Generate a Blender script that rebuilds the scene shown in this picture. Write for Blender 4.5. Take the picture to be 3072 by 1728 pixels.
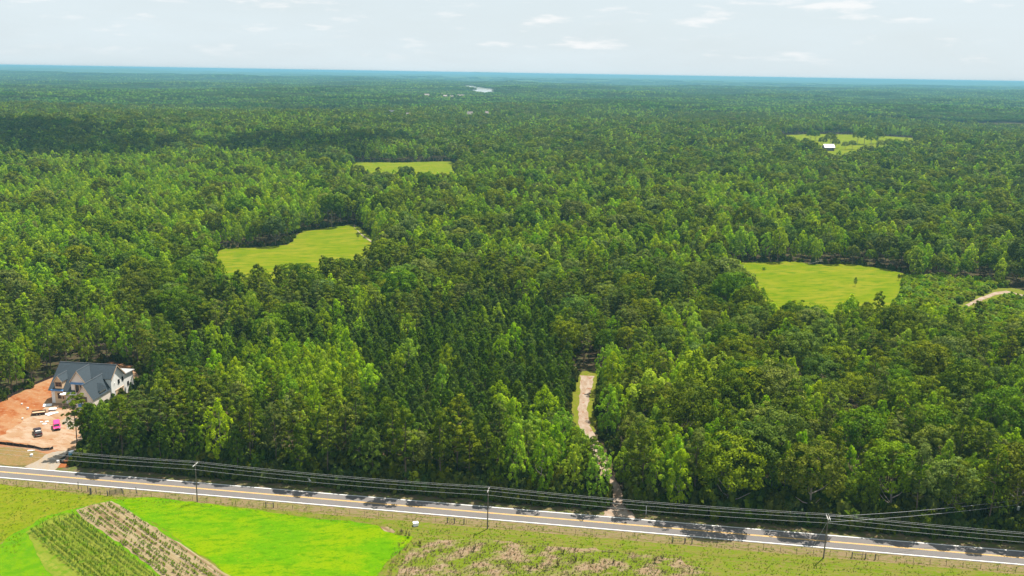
import bpy, bmesh, math, random
import numpy as np
from mathutils import Vector, Matrix, Euler
R = math.radians
random.seed(7)
rng = np.random.default_rng(11)
for o in list(bpy.data.objects):
    bpy.data.objects.remove(o)
sc = bpy.context.scene
C = sc.collection

# ------------------------------------------------------------------ camera, sky, sun, exposure
F, PITCH, ROLL, H = 2700.0, R(13.43), R(0.93), 109.0
FW = np.array([0, math.cos(PITCH), -math.sin(PITCH)])
UP0 = np.array([0, math.sin(PITCH), math.cos(PITCH)])
R0 = np.array([1.0, 0, 0])
RT = math.cos(ROLL) * R0 + math.sin(ROLL) * UP0
UP = math.cos(ROLL) * UP0 - math.sin(ROLL) * R0
cam = bpy.data.cameras.new('camera')
cam.sensor_width = 36.0
cam.lens = 36.0 * F / 3072.0
cam.clip_start, cam.clip_end = 1.0, 120000.0
camo = bpy.data.objects.new('camera', cam)
C.objects.link(camo)
camo.matrix_world = Matrix(((RT[0], UP[0], -FW[0], 0), (RT[1], UP[1], -FW[1], 0), (RT[2], UP[2], -FW[2], H), (0, 0, 0, 1)))
sc.camera = camo

SUN_EL, SUN_AZ = R(66), R(44)          # azimuth measured from +Y (straight ahead) to the right
w = bpy.data.worlds.new('World')
sc.world = w
w.use_nodes = True
nt = w.node_tree
nt.nodes.clear()
def N(nt, t, **kw):
    n = nt.nodes.new(t)
    for k, v in kw.items():
        if k == 'inp':
            for a, b in v.items():
                n.inputs[a].default_value = b
        else:
            setattr(n, k, v)
    return n
def sky_world():
    L = nt.links.new
    out = N(nt, 'ShaderNodeOutputWorld')
    bg = N(nt, 'ShaderNodeBackground', inp={'Strength': 0.058})
    sky = N(nt, 'ShaderNodeTexSky', sky_type='NISHITA')
    sky.sun_disc = False
    sky.sun_elevation = SUN_EL
    sky.sun_rotation = SUN_AZ
    sky.air_density, sky.dust_density, sky.ozone_density = 1.0, 2.2, 1.0
    tc = N(nt, 'ShaderNodeTexCoord')
    # thin bright veil of high cloud, streaked, over the whole dome
    mp = N(nt, 'ShaderNodeMapping', inp={'Scale': (2.0, 2.0, 9.0), 'Rotation': (0.05, 0.08, 0.3)})
    n1 = N(nt, 'ShaderNodeTexNoise', inp={'Scale': 1.7, 'Detail': 7.0, 'Roughness': 0.58, 'Distortion': 0.4})
    L(tc.outputs['Generated'], mp.inputs['Vector']); L(mp.outputs[0], n1.inputs['Vector'])
    r1 = N(nt, 'ShaderNodeMapRange', inp={'From Min': 0.3, 'From Max': 0.72, 'To Min': 0.84, 'To Max': 0.99})
    L(n1.outputs['Fac'], r1.inputs['Value'])
    m1 = N(nt, 'ShaderNodeMixRGB', inp={'Color2': (6.7, 7.6, 8.05, 1)})
    L(r1.outputs[0], m1.inputs['Fac']); L(sky.outputs[0], m1.inputs['Color1'])
    # small flat fair-weather clouds low over the horizon
    mp2 = N(nt, 'ShaderNodeMapping', inp={'Scale': (15.0, 15.0, 75.0), 'Location': (3.3, 1.2, 0.35)})
    n2 = N(nt, 'ShaderNodeTexNoise', inp={'Scale': 1.0, 'Detail': 9.0, 'Roughness': 0.56})
    L(tc.outputs['Generated'], mp2.inputs['Vector']); L(mp2.outputs[0], n2.inputs['Vector'])
    r2 = N(nt, 'ShaderNodeMapRange', interpolation_type='SMOOTHSTEP', inp={'From Min': 0.54, 'From Max': 0.72, 'To Min': 0.0, 'To Max': 0.6})
    L(n2.outputs['Fac'], r2.inputs['Value'])
    sx = N(nt, 'ShaderNodeSeparateXYZ'); L(tc.outputs['Generated'], sx.inputs[0])
    r3 = N(nt, 'ShaderNodeMapRange', interpolation_type='SMOOTHSTEP', inp={'From Min': 0.006, 'From Max': 0.03})
    L(sx.outputs['Z'], r3.inputs['Value'])
    mu = N(nt, 'ShaderNodeMath', operation='MULTIPLY'); L(r2.outputs[0], mu.inputs[0]); L(r3.outputs[0], mu.inputs[1])
    m2 = N(nt, 'ShaderNodeMixRGB', inp={'Color2': (9.2, 9.0, 8.9, 1)})
    L(mu.outputs[0], m2.inputs['Fac']); L(m1.outputs[0], m2.inputs['Color1'])
    L(m2.outputs[0], bg.inputs['Color']); L(bg.outputs[0], out.inputs['Surface'])
sky_world()
sun = bpy.data.lights.new('sun', 'SUN')
sun.energy = 5.0
sun.angle = R(0.53)
sun.color = (1.0, 0.94, 0.83)
suno = bpy.data.objects.new('sun', sun)
C.objects.link(suno)
SUND = Vector((math.sin(SUN_AZ) * math.cos(SUN_EL), math.cos(SUN_AZ) * math.cos(SUN_EL), math.sin(SUN_EL)))
suno.rotation_euler = SUND.to_track_quat('Z', 'Y').to_euler()
suno.location = (300, 600, 900)
sc.view_settings.view_transform = 'Standard'
sc.view_settings.look = 'None'
sc.view_settings.exposure = 1.0
sc.view_settings.gamma = 1.0
sc.view_settings.use_curve_mapping = False
sc.render.engine = 'CYCLES'
sc.cycles.max_bounces = 6
sc.cycles.diffuse_bounces = 3
sc.cycles.transmission_bounces = 4
sc.cycles.volume_bounces = 0
sc.cycles.sample_clamp_indirect = 6.0
sc.cycles.use_denoising = True
HAZE_DENSITY = 8.5e-5

# ------------------------------------------------------------------ helpers
def sstep(a, b, x):
    t = np.clip((x - a) / (b - a), 0, 1)
    return t * t * (3 - 2 * t)
LKC, LKZ = (-290, 5900), 18.0
def terrain(x, y):
    """Height of the ground: flat round the road, rolling farther out."""
    x = np.asarray(x, float); y = np.asarray(y, float)
    d = np.hypot(x, y)
    a = sstep(500, 2600, d)
    z = a * (7 * np.sin(x / 310 + 1.3) * np.cos(y / 420 + .4) + 6 * np.sin(y / 260 + x / 900 + 2) + 4 * np.sin(x / 150 - y / 230))
    b = sstep(3000, 12000, d)
    z += b * (16 * np.sin(y / 1100 + x / 2600 + .7) + 13 * np.sin(y / 1900 - x / 1500) + 8 * np.sin(x / 900 + y / 3100))
    c = sstep(15000, 30000, d)
    z += c * (34 + 30 * np.sin(x / 5200 + y / 7000 + 1.0) + 20 * np.sin(x / 2300 + 2) * np.cos(y / 4000))
    k = np.exp(-((x - LKC[0]) / 1000) ** 4 - ((y - LKC[1]) / 2100) ** 4)      # the basin of the far lake
    return z * (1 - k) + (LKZ - 4) * k
def at(px, py, z=0.0):
    """The point of the place (z metres above the ground) seen at a pixel of the 3072-wide photograph."""
    d = FW * F + RT * (px - 1536) - UP * (py - 864)
    d = d / math.hypot(d[0], d[1])
    f = lambda t: H + d[2] * t - terrain(d[0] * t, d[1] * t) - z
    g = f(TT); k = int(np.argmax(g < 0)) if (g < 0).any() else len(TT) - 1
    lo, hi = TT[max(k - 1, 0)], TT[k]
    for _ in range(30):
        m = (lo + hi) / 2
        if f(m) < 0: hi = m
        else: lo = m
    return Vector((d[0] * hi, d[1] * hi, float(terrain(d[0] * hi, d[1] * hi)) + z))
TT = np.geomspace(100, 70000, 1400)
def at2(px, py, z=0.0):
    p = at(px, py, z)
    return (p.x, p.y)
def proj(x, y, z):
    x = np.asarray(x, float); y = np.asarray(y, float); z = np.asarray(z, float) - H
    wz = x * FW[0] + y * FW[1] + z * FW[2]
    u = x * RT[0] + y * RT[1] + z * RT[2]
    v = x * UP[0] + y * UP[1] + z * UP[2]
    wz = np.where(wz < 1, 1, wz)
    return 1536 + F * u / wz, 864 - F * v / wz
def inpoly(poly, x, y):
    x = np.asarray(x, float); y = np.asarray(y, float)
    c = np.zeros(x.shape, bool)
    n = len(poly)
    for i in range(n):
        x1, y1 = poly[i]; x2, y2 = poly[(i + 1) % n]
        k = (y1 > y) != (y2 > y)
        c ^= k & (x < (x2 - x1) * (y - y1) / ((y2 - y1) if y2 != y1 else 1e-9) + x1)
    return c

def tag(o, label=None, cat=None, group=None, kind=None):
    if label: o['label'] = label
    if cat: o['category'] = cat
    if group: o['group'] = group
    if kind: o['kind'] = kind
    return o
def empty(name, loc, rz=0.0, label=None, cat=None, group=None):
    o = bpy.data.objects.new(name, None)
    o.empty_display_size = 0.5
    C.objects.link(o)
    o.location = loc
    o.rotation_euler = (0, 0, rz)
    return tag(o, label, cat, group)
def link(name, me, parent=None, loc=None, mat=None):
    o = bpy.data.objects.new(name, me)
    C.objects.link(o)
    if parent is not None: o.parent = parent
    if loc is not None: o.location = loc
    if mat is not None and not me.materials: me.materials.append(mat)
    return o
def mesh_np(name, v, f, mat=None, attrs=None, smooth=False):
    """A mesh from arrays; f is an (n,3) or (n,4) array."""
    v = np.asarray(v, np.float32); f = np.asarray(f, np.int32)
    me = bpy.data.meshes.new(name)
    k = f.shape[1]
    me.vertices.add(len(v)); me.vertices.foreach_set('co', v.ravel())
    me.loops.add(f.size); me.loops.foreach_set('vertex_index', f.ravel())
    me.polygons.add(len(f))
    me.polygons.foreach_set('loop_start', np.arange(0, f.size, k, dtype=np.int32))
    me.polygons.foreach_set('loop_total', np.full(len(f), k, np.int32))
    if smooth: me.polygons.foreach_set('use_smooth', np.ones(len(f), bool))
    for an, dom, arr in attrs or ():
        a = me.attributes.new(an, 'FLOAT', dom); a.data.foreach_set('value', np.asarray(arr, np.float32))
    me.update(); me.validate()
    if mat is not None: me.materials.append(mat)
    return me
class MB:
    """Collects boxes, prisms and tubes into one mesh."""
    def __init__(s): s.v = []; s.f = []
    def add(s, vs, fs):
        b = len(s.v); s.v += [tuple(q) for q in vs]; s.f += [tuple(i + b for i in q) for q in fs]; return s
    def box(s, x0, x1, y0, y1, z0, z1):
        return s.add([(x0, y0, z0), (x1, y0, z0), (x1, y1, z0), (x0, y1, z0), (x0, y0, z1), (x1, y0, z1), (x1, y1, z1), (x0, y1, z1)],
                     [(3, 2, 1, 0), (4, 5, 6, 7), (0, 1, 5, 4), (1, 2, 6, 5), (2, 3, 7, 6), (3, 0, 4, 7)])
    def tube(s, pts, r, n=6, r2=None, cap=True):
        pts = [Vector(p) for p in pts]; m = len(pts); rings = []
        for i, p in enumerate(pts):
            t = (pts[min(i + 1, m - 1)] - pts[max(i - 1, 0)]).normalized()
            a = t.cross(Vector((0, 0, 1)) if abs(t.z) < .9 else Vector((1, 0, 0))).normalized(); b = t.cross(a)
            rr = r if r2 is None else r + (r2 - r) * i / (m - 1)
            rings.append([p + (a * math.cos(2 * math.pi * k / n) + b * math.sin(2 * math.pi * k / n)) * rr for k in range(n)])
        vs = [q for ring in rings for q in ring]; fs = []
        for i in range(m - 1):
            for k in range(n):
                k2 = (k + 1) % n
                fs.append((i * n + k, i * n + k2, (i + 1) * n + k2, (i + 1) * n + k))
        if cap: fs += [tuple(range(n)), tuple(range((m - 1) * n, m * n))[::-1]]
        return s.add(vs, fs)
    def prism(s, prof, axis, a, b):
        """A closed outline of (u,v) pairs pushed along an axis: 'x' takes (y,z), 'y' takes (x,z), 'z' takes (x,y)."""
        def P(u, v, t): return (t, u, v) if axis == 'x' else (u, t, v) if axis == 'y' else (u, v, t)
        n = len(prof)
        vs = [P(u, v, a) for u, v in prof] + [P(u, v, b) for u, v in prof]
        fs = [tuple(range(n)), tuple(range(n, 2 * n))[::-1]] + [((i + 1) % n, i, n + i, n + (i + 1) % n) for i in range(n)]
        return s.add(vs, fs)
    def slab(s, q, th):
        """A four-cornered board given by its top corners, th thick, downwards along its normal."""
        q = [Vector(p) for p in q]
        nrm = (q[1] - q[0]).cross(q[3] - q[0]).normalized()
        if nrm.z < 0: q = q[::-1]; nrm = -nrm
        lo = [p - nrm * th for p in q]
        return s.add(q + lo, [(0, 1, 2, 3), (7, 6, 5, 4), (1, 0, 4, 5), (2, 1, 5, 6), (3, 2, 6, 7), (0, 3, 7, 4)])
    def mesh(s, name, mat=None, bevel=0, smooth=False):
        me = bpy.data.meshes.new(name)
        me.from_pydata(s.v, [], s.f)
        bm = bmesh.new(); bm.from_mesh(me)
        bmesh.ops.recalc_face_normals(bm, faces=bm.faces)
        if bevel: bmesh.ops.bevel(bm, geom=list(bm.edges), offset=bevel, segments=2, affect='EDGES', clamp_overlap=True)
        if smooth:
            for f in bm.faces: f.smooth = True
        bm.to_mesh(me); bm.free()
        if mat is not None: me.materials.append(mat)
        return me
    def build(s, name, mat, parent=None, bevel=0, smooth=False):
        return link(name, s.mesh(name, mat, bevel, smooth), parent)

# ------------------------------------------------------------------ materials
MATS = {}
def mat(name, col, rough=.8, noise=0.0, scale=4.0, metal=0.0, spec=.3, bump=0.0):
    if name in MATS: return MATS[name]
    m = bpy.data.materials.new(name); m.use_nodes = True; t = m.node_tree; L = t.links.new
    b = t.nodes['Principled BSDF']
    b.inputs['Roughness'].default_value = rough; b.inputs['Metallic'].default_value = metal
    b.inputs['Specular IOR Level'].default_value = spec
    b.inputs['Base Color'].default_value = (*col, 1)
    if noise:
        g = N(t, 'ShaderNodeNewGeometry')
        n = N(t, 'ShaderNodeTexNoise', inp={'Scale': scale, 'Detail': 5.0, 'Roughness': .6})
        L(g.outputs['Position'], n.inputs['Vector'])
        r = N(t, 'ShaderNodeMapRange', inp={'From Min': .25, 'From Max': .75, 'To Min': 1 - noise, 'To Max': 1 + noise}); L(n.outputs['Fac'], r.inputs['Value'])
        mx = N(t, 'ShaderNodeVectorMath', operation='SCALE', inp={0: col}); L(r.outputs[0], mx.inputs['Scale'])
        L(mx.outputs[0], b.inputs['Base Color'])
        if bump:
            bp = N(t, 'ShaderNodeBump', inp={'Strength': bump, 'Distance': .1}); L(n.outputs['Fac'], bp.inputs['Height']); L(bp.outputs[0], b.inputs['Normal'])
    MATS[name] = m
    return m
def ground_mat(name, layers, bump=.3, rough=.95):
    """Layered ground colour: layers = [(colour)] then (colour, noise scale, stretch xyz, rot, threshold, softness)."""
    m = bpy.data.materials.new(name); m.use_nodes = True; t = m.node_tree; L = t.links.new
    b = t.nodes['Principled BSDF']; b.inputs['Roughness'].default_value = rough; b.inputs['Specular IOR Level'].default_value = 0
    g = N(t, 'ShaderNodeNewGeometry')
    cur = None; last = None
    for i, ly in enumerate(layers):
        if i == 0:
            rgb = N(t, 'ShaderNodeRGB'); rgb.outputs[0].default_value = (*ly, 1); cur = rgb.outputs[0]; continue
        col, s, st, rot, th, so = ly
        mp = N(t, 'ShaderNodeMapping', vector_type='TEXTURE', inp={'Scale': (1 / st[0], 1 / st[1], 1), 'Rotation': (0, 0, rot), 'Location': (i * 13.7, i * 7.1, 0)}); L(g.outputs['Position'], mp.inputs['Vector'])
        n = N(t, 'ShaderNodeTexNoise', inp={'Scale': s, 'Detail': 6.0, 'Roughness': .62}); L(mp.outputs[0], n.inputs['Vector'])
        r = N(t, 'ShaderNodeMapRange', interpolation_type='SMOOTHSTEP', inp={'From Min': th - so, 'From Max': th + so}); L(n.outputs['Fac'], r.inputs['Value'])
        mx = N(t, 'ShaderNodeMixRGB', inp={'Color2': (*col, 1)}); L(r.outputs[0], mx.inputs['Fac']); L(cur, mx.inputs['Color1']); cur = mx.outputs[0]; last = n
    L(cur, b.inputs['Base Color'])
    if bump and last:
        bp = N(t, 'ShaderNodeBump', inp={'Strength': bump, 'Distance': .25}); L(last.outputs['Fac'], bp.inputs['Height']); L(bp.outputs[0], b.inputs['Normal'])
    return m
def leaf_mat(name, c1, c2, transl=.35, hue=.02, sat=.12, val=.25):
    """Foliage: two leaf colours mixed leaf cluster by leaf cluster, each tree shifted a little, some light passing through."""
    m = bpy.data.materials.new(name); m.use_nodes = True; t = m.node_tree; L = t.links.new
    t.nodes.remove(t.nodes['Principled BSDF']); out = t.nodes['Material Output']
    at_ = N(t, 'ShaderNodeAttribute', attribute_name='tone')
    mx = N(t, 'ShaderNodeMixRGB', inp={'Color1': (*c1, 1), 'Color2': (*c2, 1)}); L(at_.outputs['Fac'], mx.inputs['Fac'])
    oi = N(t, 'ShaderNodeObjectInfo')
    wn = N(t, 'ShaderNodeTexWhiteNoise', noise_dimensions='1D'); L(oi.outputs['Random'], wn.inputs['W'])
    sp = N(t, 'ShaderNodeSeparateColor'); L(wn.outputs['Color'], sp.inputs[0])
    hs = N(t, 'ShaderNodeHueSaturation'); L(mx.outputs[0], hs.inputs['Color'])
    for o, (i, a) in zip(sp.outputs, (('Hue', hue), ('Saturation', sat), ('Value', val))):
        c0 = .5 if i == 'Hue' else 1.0
        r = N(t, 'ShaderNodeMapRange', inp={'To Min': c0 - a, 'To Max': c0 + a}); L(o, r.inputs['Value']); L(r.outputs[0], hs.inputs[i])
    d = N(t, 'ShaderNodeBsdfDiffuse'); L(hs.outputs[0], d.inputs['Color'])
    tr = N(t, 'ShaderNodeBsdfTranslucent')
    tm = N(t, 'ShaderNodeMixRGB', blend_type='MULTIPLY', inp={'Fac': 1.0, 'Color2': (1.25, 1.3, .55, 1)}); L(hs.outputs[0], tm.inputs['Color1']); L(tm.outputs[0], tr.inputs['Color'])
    gl = N(t, 'ShaderNodeBsdfGlossy', inp={'Roughness': .6, 'Color': (1, 1, 1, 1)})
    ms = N(t, 'ShaderNodeMixShader', inp={'Fac': transl}); L(d.outputs[0], ms.inputs[1]); L(tr.outputs[0], ms.inputs[2])
    m2 = N(t, 'ShaderNodeMixShader', inp={'Fac': .004}); L(ms.outputs[0], m2.inputs[1]); L(gl.outputs[0], m2.inputs[2])
    L(m2.outputs[0], out.inputs['Surface'])
    return m

BARK = mat('bark', (.10, .075, .055), .95, .35, 3)
BARK_PALE = mat('bark_pale', (.22, .19, .16), .95, .3, 3)
L_PINE = leaf_mat('pine_needles', (.034, .076, .002), (.120, .190, .002), .28, .012, .12, .22)
L_TALL = leaf_mat('tall_pine_needles', (.040, .074, .002), (.165, .205, .002), .30, .015, .16, .22)
L_OAK = leaf_mat('oak_leaves', (.036, .076, .002), (.160, .215, .003), .28, .026, .18, .28)
L_POP = leaf_mat('poplar_leaves', (.095, .195, .001), (.350, .475, .001), .44, .018, .08, .20)
L_UNDER = leaf_mat('undergrowth_leaves', (.030, .055, .003), (.095, .125, .006), .28, .03, .15, .3)
L_SHRUB = leaf_mat('shrub_leaves', (.08, .16, .002), (.28, .36, .002), .42, .03, .15, .3)

# ------------------------------------------------------------------ the road line
def road_far(x):     # y of the far white line, a straight road crossing the picture
    return 211.9 - 0.1423 * np.asarray(x)
RDIR = Vector((1, -0.1423, 0)).normalized()
RNRM = Vector((0.1423, 1, 0)).normalized()
RW = 6.35
def rp(s, t, z=0.0):
    """A point s metres along the far line (s = 0 at x = 0) and t metres beyond it (negative: towards the camera)."""
    p = Vector((0, 211.9, 0)) + RDIR * s + RNRM * t
    return Vector((p.x, p.y, z))

# ------------------------------------------------------------------ ground, fields, road
def sheet(name, poly, z, m, jit=.6, step=2.0, parent=None):
    """A flat sheet with a ragged outline, drawn through ground points."""
    pts = []
    n = len(poly)
    for i in range(n):
        a = Vector((*poly[i][:2], 0)); b = Vector((*poly[(i + 1) % n][:2], 0)); k = max(1, int((b - a).length / step))
        for j in range(k):
            p = a.lerp(b, j / k)
            pts.append((p.x + random.uniform(-jit, jit), p.y + random.uniform(-jit, jit)))
    zz = [float(q) for q in terrain([p[0] for p in pts], [p[1] for p in pts])]
    bm = bmesh.new()
    vs = [bm.verts.new((p[0], p[1], z + q)) for p, q in zip(pts, zz)]
    f = bm.faces.new(vs); f.normal_update()
    if f.normal.z < 0: f.normal_flip()
    bmesh.ops.triangulate(bm, faces=[f])
    me = bpy.data.meshes.new(name); bm.to_mesh(me); bm.free(); me.materials.append(m)
    o = link(name, me, parent)
    if parent is None: o['kind'] = 'structure'
    return o
def px_poly(*pp): return [at2(*p) for p in pp]

M_FLOOR = ground_mat('forest_floor', [(.055, .040, .025), ((.045, .055, .015), .35, (1, 1, 1), 0, .52, .12), ((.11, .07, .045), 1.1, (1, 1, 1), 0, .62, .08)])
def ground():
    # one sheet: fine rings near, coarse far, reaching beyond the horizon
    rs = np.concatenate([np.linspace(20, 600, 59), np.geomspace(620, 60000, 130)])
    an = np.linspace(-R(62), R(62), 121)
    rr, aa = np.meshgrid(rs, an, indexing='ij')
    x = rr * np.sin(aa); y = rr * np.cos(aa); z = terrain(x, y)
    v = np.stack([x.ravel(), y.ravel(), z.ravel()], 1)
    nr, na = rr.shape
    i = np.arange(nr - 1)[:, None] * na + np.arange(na - 1)[None]
    f = np.stack([i, i + na, i + na + 1, i + 1], -1).reshape(-1, 4)[:, ::-1]
    link('ground', mesh_np('ground', v, f, M_FLOOR, smooth=True))['kind'] = 'structure'
ground()

RA = math.atan(-0.1423)
_d = at(484, 1735) - at(236, 1548)
ROWA = math.atan2(_d.y, _d.x)
M_VERGE = ground_mat('verge_grass', [(.125, .125, .022), ((.090, .130, .006), .30, (1, 2.2, 1), RA, .50, .10), ((.15, .105, .055), .9, (1, 2.5, 1), RA, .60, .07), ((.07, .10, .015), 2.2, (1, 1.4, 1), 0, .64, .06)], .5)
M_PASTURE = ground_mat('pasture_grass', [(.110, .145, .004), ((.145, .150, .012), .18, (1, 2, 1), .5, .52, .12), ((.075, .125, .003), .7, (1, 2, 1), .6, .58, .10), ((.17, .14, .05), 1.6, (1, 1.5, 1), 0, .68, .05)], .4)
M_LAWN = ground_mat('bright_grass', [(.074, .185, .0005), ((.130, .200, .0005), .07, (1, 1.8, 1), .1, .50, .10), ((.045, .140, .0005), .30, (1, 2.4, 1), .2, .58, .12), ((.035, .11, .001), 1.6, (1, 2.5, 1), .1, .60, .08), ((.15, .19, .004), .5, (1, 3, 1), -.3, .64, .06)], .35)
M_BAND = ground_mat('grass_band', [(.060, .160, .002), ((.09, .18, .002), .4, (1, 1, 1), 0, .5, .1), ((.10, .11, .015), 1.2, (1, 1, 1), 0, .64, .06)], .4)
M_SOIL = ground_mat('tilled_soil', [(.195, .150, .082), ((.225, .178, .10), .5, (1, 1, 1), 0, .5, .12), ((.145, .098, .052), .55, (.05, 1.6, 1), ROWA, .52, .06), ((.235, .19, .12), .8, (.04, 2.2, 1), ROWA, .56, .05), ((.085, .12, .012), 1.1, (.1, 1.3, 1), ROWA, .63, .05)], .5)
M_STUB = ground_mat('stubble', [(.185, .125, .075), ((.22, .16, .105), .5, (1, 1.5, 1), .2, .5, .1), ((.095, .130, .008), .16, (1, 1.5, 1), .2, .49, .09), ((.10, .06, .03), 1.9, (1, 1, 1), 0, .60, .06), ((.07, .11, .006), 2.3, (1, 1, 1), 0, .62, .06)], .7)
M_CLAY = ground_mat('red_clay', [(.235, .085, .030), ((.265, .150, .078), .05, (1, 2.2, 1), -.7, .50, .12), ((.20, .058, .018), .12, (1, 2, 1), -.6, .58, .08), ((.29, .19, .11), .6, (1, 1.5, 1), 0, .62, .1)], .6)
M_SAND = ground_mat('pale_fill', [(.255, .155, .088), ((.30, .22, .155), .15, (1, 2, 1), -.5, .5, .12), ((.23, .10, .045), .3, (1, 2, 1), -.3, .6, .08)], .5)
M_GRAVEL = ground_mat('gravel', [(.25, .215, .175), ((.26, .20, .14), .3, (1, 2, 1), -.9, .5, .1), ((.19, .17, .145), 3, (1, 1, 1), 0, .6, .1)], .5)
M_STRAW = ground_mat('dry_straw_grass', [(.185, .115, .050), ((.15, .11, .04), .3, (1, 2, 1), -.2, .5, .1), ((.11, .09, .025), .8, (1, 2, 1), 0, .6, .08), ((.22, .15, .085), 1.4, (1, 1, 1), 0, .62, .06)], .5)
M_MEADOW = ground_mat('meadow_grass', [(.108, .142, .003), ((.150, .155, .010), .035, (1, 2.2, 1), .3, .50, .10), ((.070, .120, .002), .10, (1, 3, 1), .2, .54, .1), ((.15, .125, .02), .4, (1, 2.5, 1), 0, .66, .06)], .3)
M_DIRT = ground_mat('dirt_track', [(.225, .160, .112), ((.275, .22, .175), .5, (1, .35, 1), 0, .5, .1), ((.18, .07, .030), .35, (1, 1, 1), 0, .62, .06)], .5)
def asphalt_mat():
    m = ground_mat('asphalt', [(.145, .134, .130), ((.13, .12, .117), .12, (1, 1, 1), 0, .5, .15), ((.14, .128, .122), 1.2, (1, 6, 1), RA, .55, .15), ((.10, .094, .094), 6, (1, 1, 1), 0, .6, .15)], .15, .9)
    return m
M_ASPH = asphalt_mat()

def strip(name, s0, s1, t0, t1, z, m, parent=None, n=1):
    v = []; f = []
    for i in range(n + 1):
        s = s0 + (s1 - s0) * i / n
        v += [rp(s, t0, z), rp(s, t1, z)]
    for i in range(n): f.append((2 * i, 2 * i + 2, 2 * i + 3, 2 * i + 1))
    me = bpy.data.meshes.new(name); me.from_pydata([tuple(q) for q in v], [], f); me.materials.append(m)
    return link(name, me, parent)
def road():
    S0, S1 = -420, 420
    b = MB()
    rd = None
    me = MB()
    prof = [(-RW - .55, -.05), (-RW - .45, .07), (-RW / 2, .11), (.45, .07), (.55, -.05)]
    vs = []; fs = []
    for s in (S0, S1):
        for t, z in prof: vs.append(rp(s, t, z))
    n = len(prof)
    for i in range(n - 1): fs.append((i, n + i, n + i + 1, i + 1))
    me.add(vs, fs)
    rd = me.build('road', M_ASPH); rd['kind'] = 'structure'
    wm = mat('road_paint_white', (.80, .80, .78), .6, .08, 1.5)
    ym = mat('road_paint_yellow', (.72, .42, .10), .6, .12, 1.5)
    for t in (0.02, -RW):                       # edge lines, 18 cm wide, a few mm proud of the asphalt
        strip('edge_line', S0, S1, t - .11, t + .11, .094 if t > -1 else .094, wm, rd)
    for t in (-RW / 2 - .17, -RW / 2 + .17):
        strip('centre_line', S0, S1, t - .075, t + .075, .118, ym, rd)
road()

# near side of the road
def wide(poly): return poly
strip_v = strip('roadside_verge', -420, 420, -RW - 120, -RW - .5, .020, M_VERGE); strip_v['kind'] = 'structure'
strip_d = strip('dry_verge', -420, 420, -RW - 4.6, -RW - .5, .028, ground_mat('dry_verge_grass', [(.155, .115, .058), ((.105, .110, .018), .35, (1, 3, 1), RA, .52, .10), ((.20, .145, .085), .8, (1, 3, 1), RA, .58, .08), ((.09, .06, .03), 1.5, (1, 2, 1), RA, .66, .05)])); strip_d['kind'] = 'structure'
strip_f = strip('far_verge', -420, 420, .5, 5.5, .020, ground_mat('far_verge_grass', [(.11, .085, .05), ((.07, .085, .02), .5, (1, 1.5, 1), 0, .5, .1), ((.20, .13, .08), .9, (1, 1, 1), 0, .62, .06)])); strip_f['kind'] = 'structure'
sheet('pasture', px_poly((-300, 1432), (0, 1452), (150, 1470), (255, 1486), (330, 1490), (350, 1499), (285, 1512), (215, 1530), (130, 1555), (60, 1595), (0, 1632), (-300, 1800), (-500, 1800)), .040, M_PASTURE)
sheet('grass_band', px_poly((352, 1497), (300, 1506), (225, 1526), (140, 1548), (66, 1588), (0, 1630), (-60, 1760), (300, 1900), (900, 1900), (430, 1540), (385, 1505)), .045, M_BAND)
sheet('grass_field', px_poly((346, 1500), (435, 1492), (560, 1503), (700, 1522), (920, 1552), (1100, 1570), (1133, 1578), (1150, 1592), (1190, 1606), (1240, 1612), (1205, 1650), (1150, 1700), (1130, 1728), (1090, 1800), (900, 1900), (640, 1690), (480, 1580)), .060, M_LAWN, .4)
sheet('tilled_plot', px_poly((226, 1532), (272, 1514), (332, 1504), (345, 1507), (480, 1593), (600, 1668), (690, 1730), (800, 1810), (610, 1810), (490, 1732), (360, 1630), (250, 1558)), .080, M_SOIL, .25)
sheet('corn_plot', px_poly((78, 1597), (150, 1556), (205, 1538), (232, 1546), (345, 1630), (482, 1735), (590, 1820), (300, 1900), (130, 1700), (96, 1628)), .075, ground_mat('corn_floor', [(.120, .150, .016), ((.145, .165, .022), .6, (.1, 1.5, 1), ROWA, .52, .08), ((.075, .14, .006), .5, (1, 1, 1), 0, .56, .08)]), .25)
sheet('stubble_field', px_poly((1250, 1640), (1300, 1618), (1400, 1617), (1500, 1620), (1560, 1632), (1680, 1638), (1780, 1644), (1900, 1660), (2010, 1675), (2110, 1705), (2150, 1760), (2100, 1900), (1100, 1900), (1160, 1760), (1185, 1728), (1215, 1680)), .060, M_STUB, 1.0)
sheet('bare_patch', px_poly((1138, 1582), (1165, 1582), (1190, 1594), (1180, 1600), (1150, 1594)), .080, M_SOIL, .3)
# the building lot beyond the road
LOT = px_poly((-250, 1402), (0, 1392), (70, 1396), (160, 1404), (205, 1402), (240, 1380), (262, 1320), (262, 1262), (300, 1225), (345, 1200), (400, 1165), (428, 1128), (405, 1098), (330, 1085), (170, 1125), (110, 1150), (60, 1178), (0, 1205), (-300, 1330))
sheet('building_lot', LOT, .040, M_CLAY, .5)
sheet('pale_fill', px_poly((70, 1262), (120, 1236), (160, 1208), (200, 1205), (240, 1215), (262, 1270), (262, 1330), (238, 1372), (200, 1352), (150, 1350), (60, 1330), (0, 1322), (0, 1310)), .060, M_SAND, .8)
sheet('pale_fill', px_poly((392, 1165), (400, 1112), (424, 1108), (428, 1130), (412, 1160)), .060, M_SAND, .5)
sheet('straw_verge', px_poly((-250, 1404), (-250, 1300), (0, 1338), (60, 1345), (145, 1362), (120, 1385), (75, 1399), (0, 1394)), .070, M_STRAW, .4)
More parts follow.
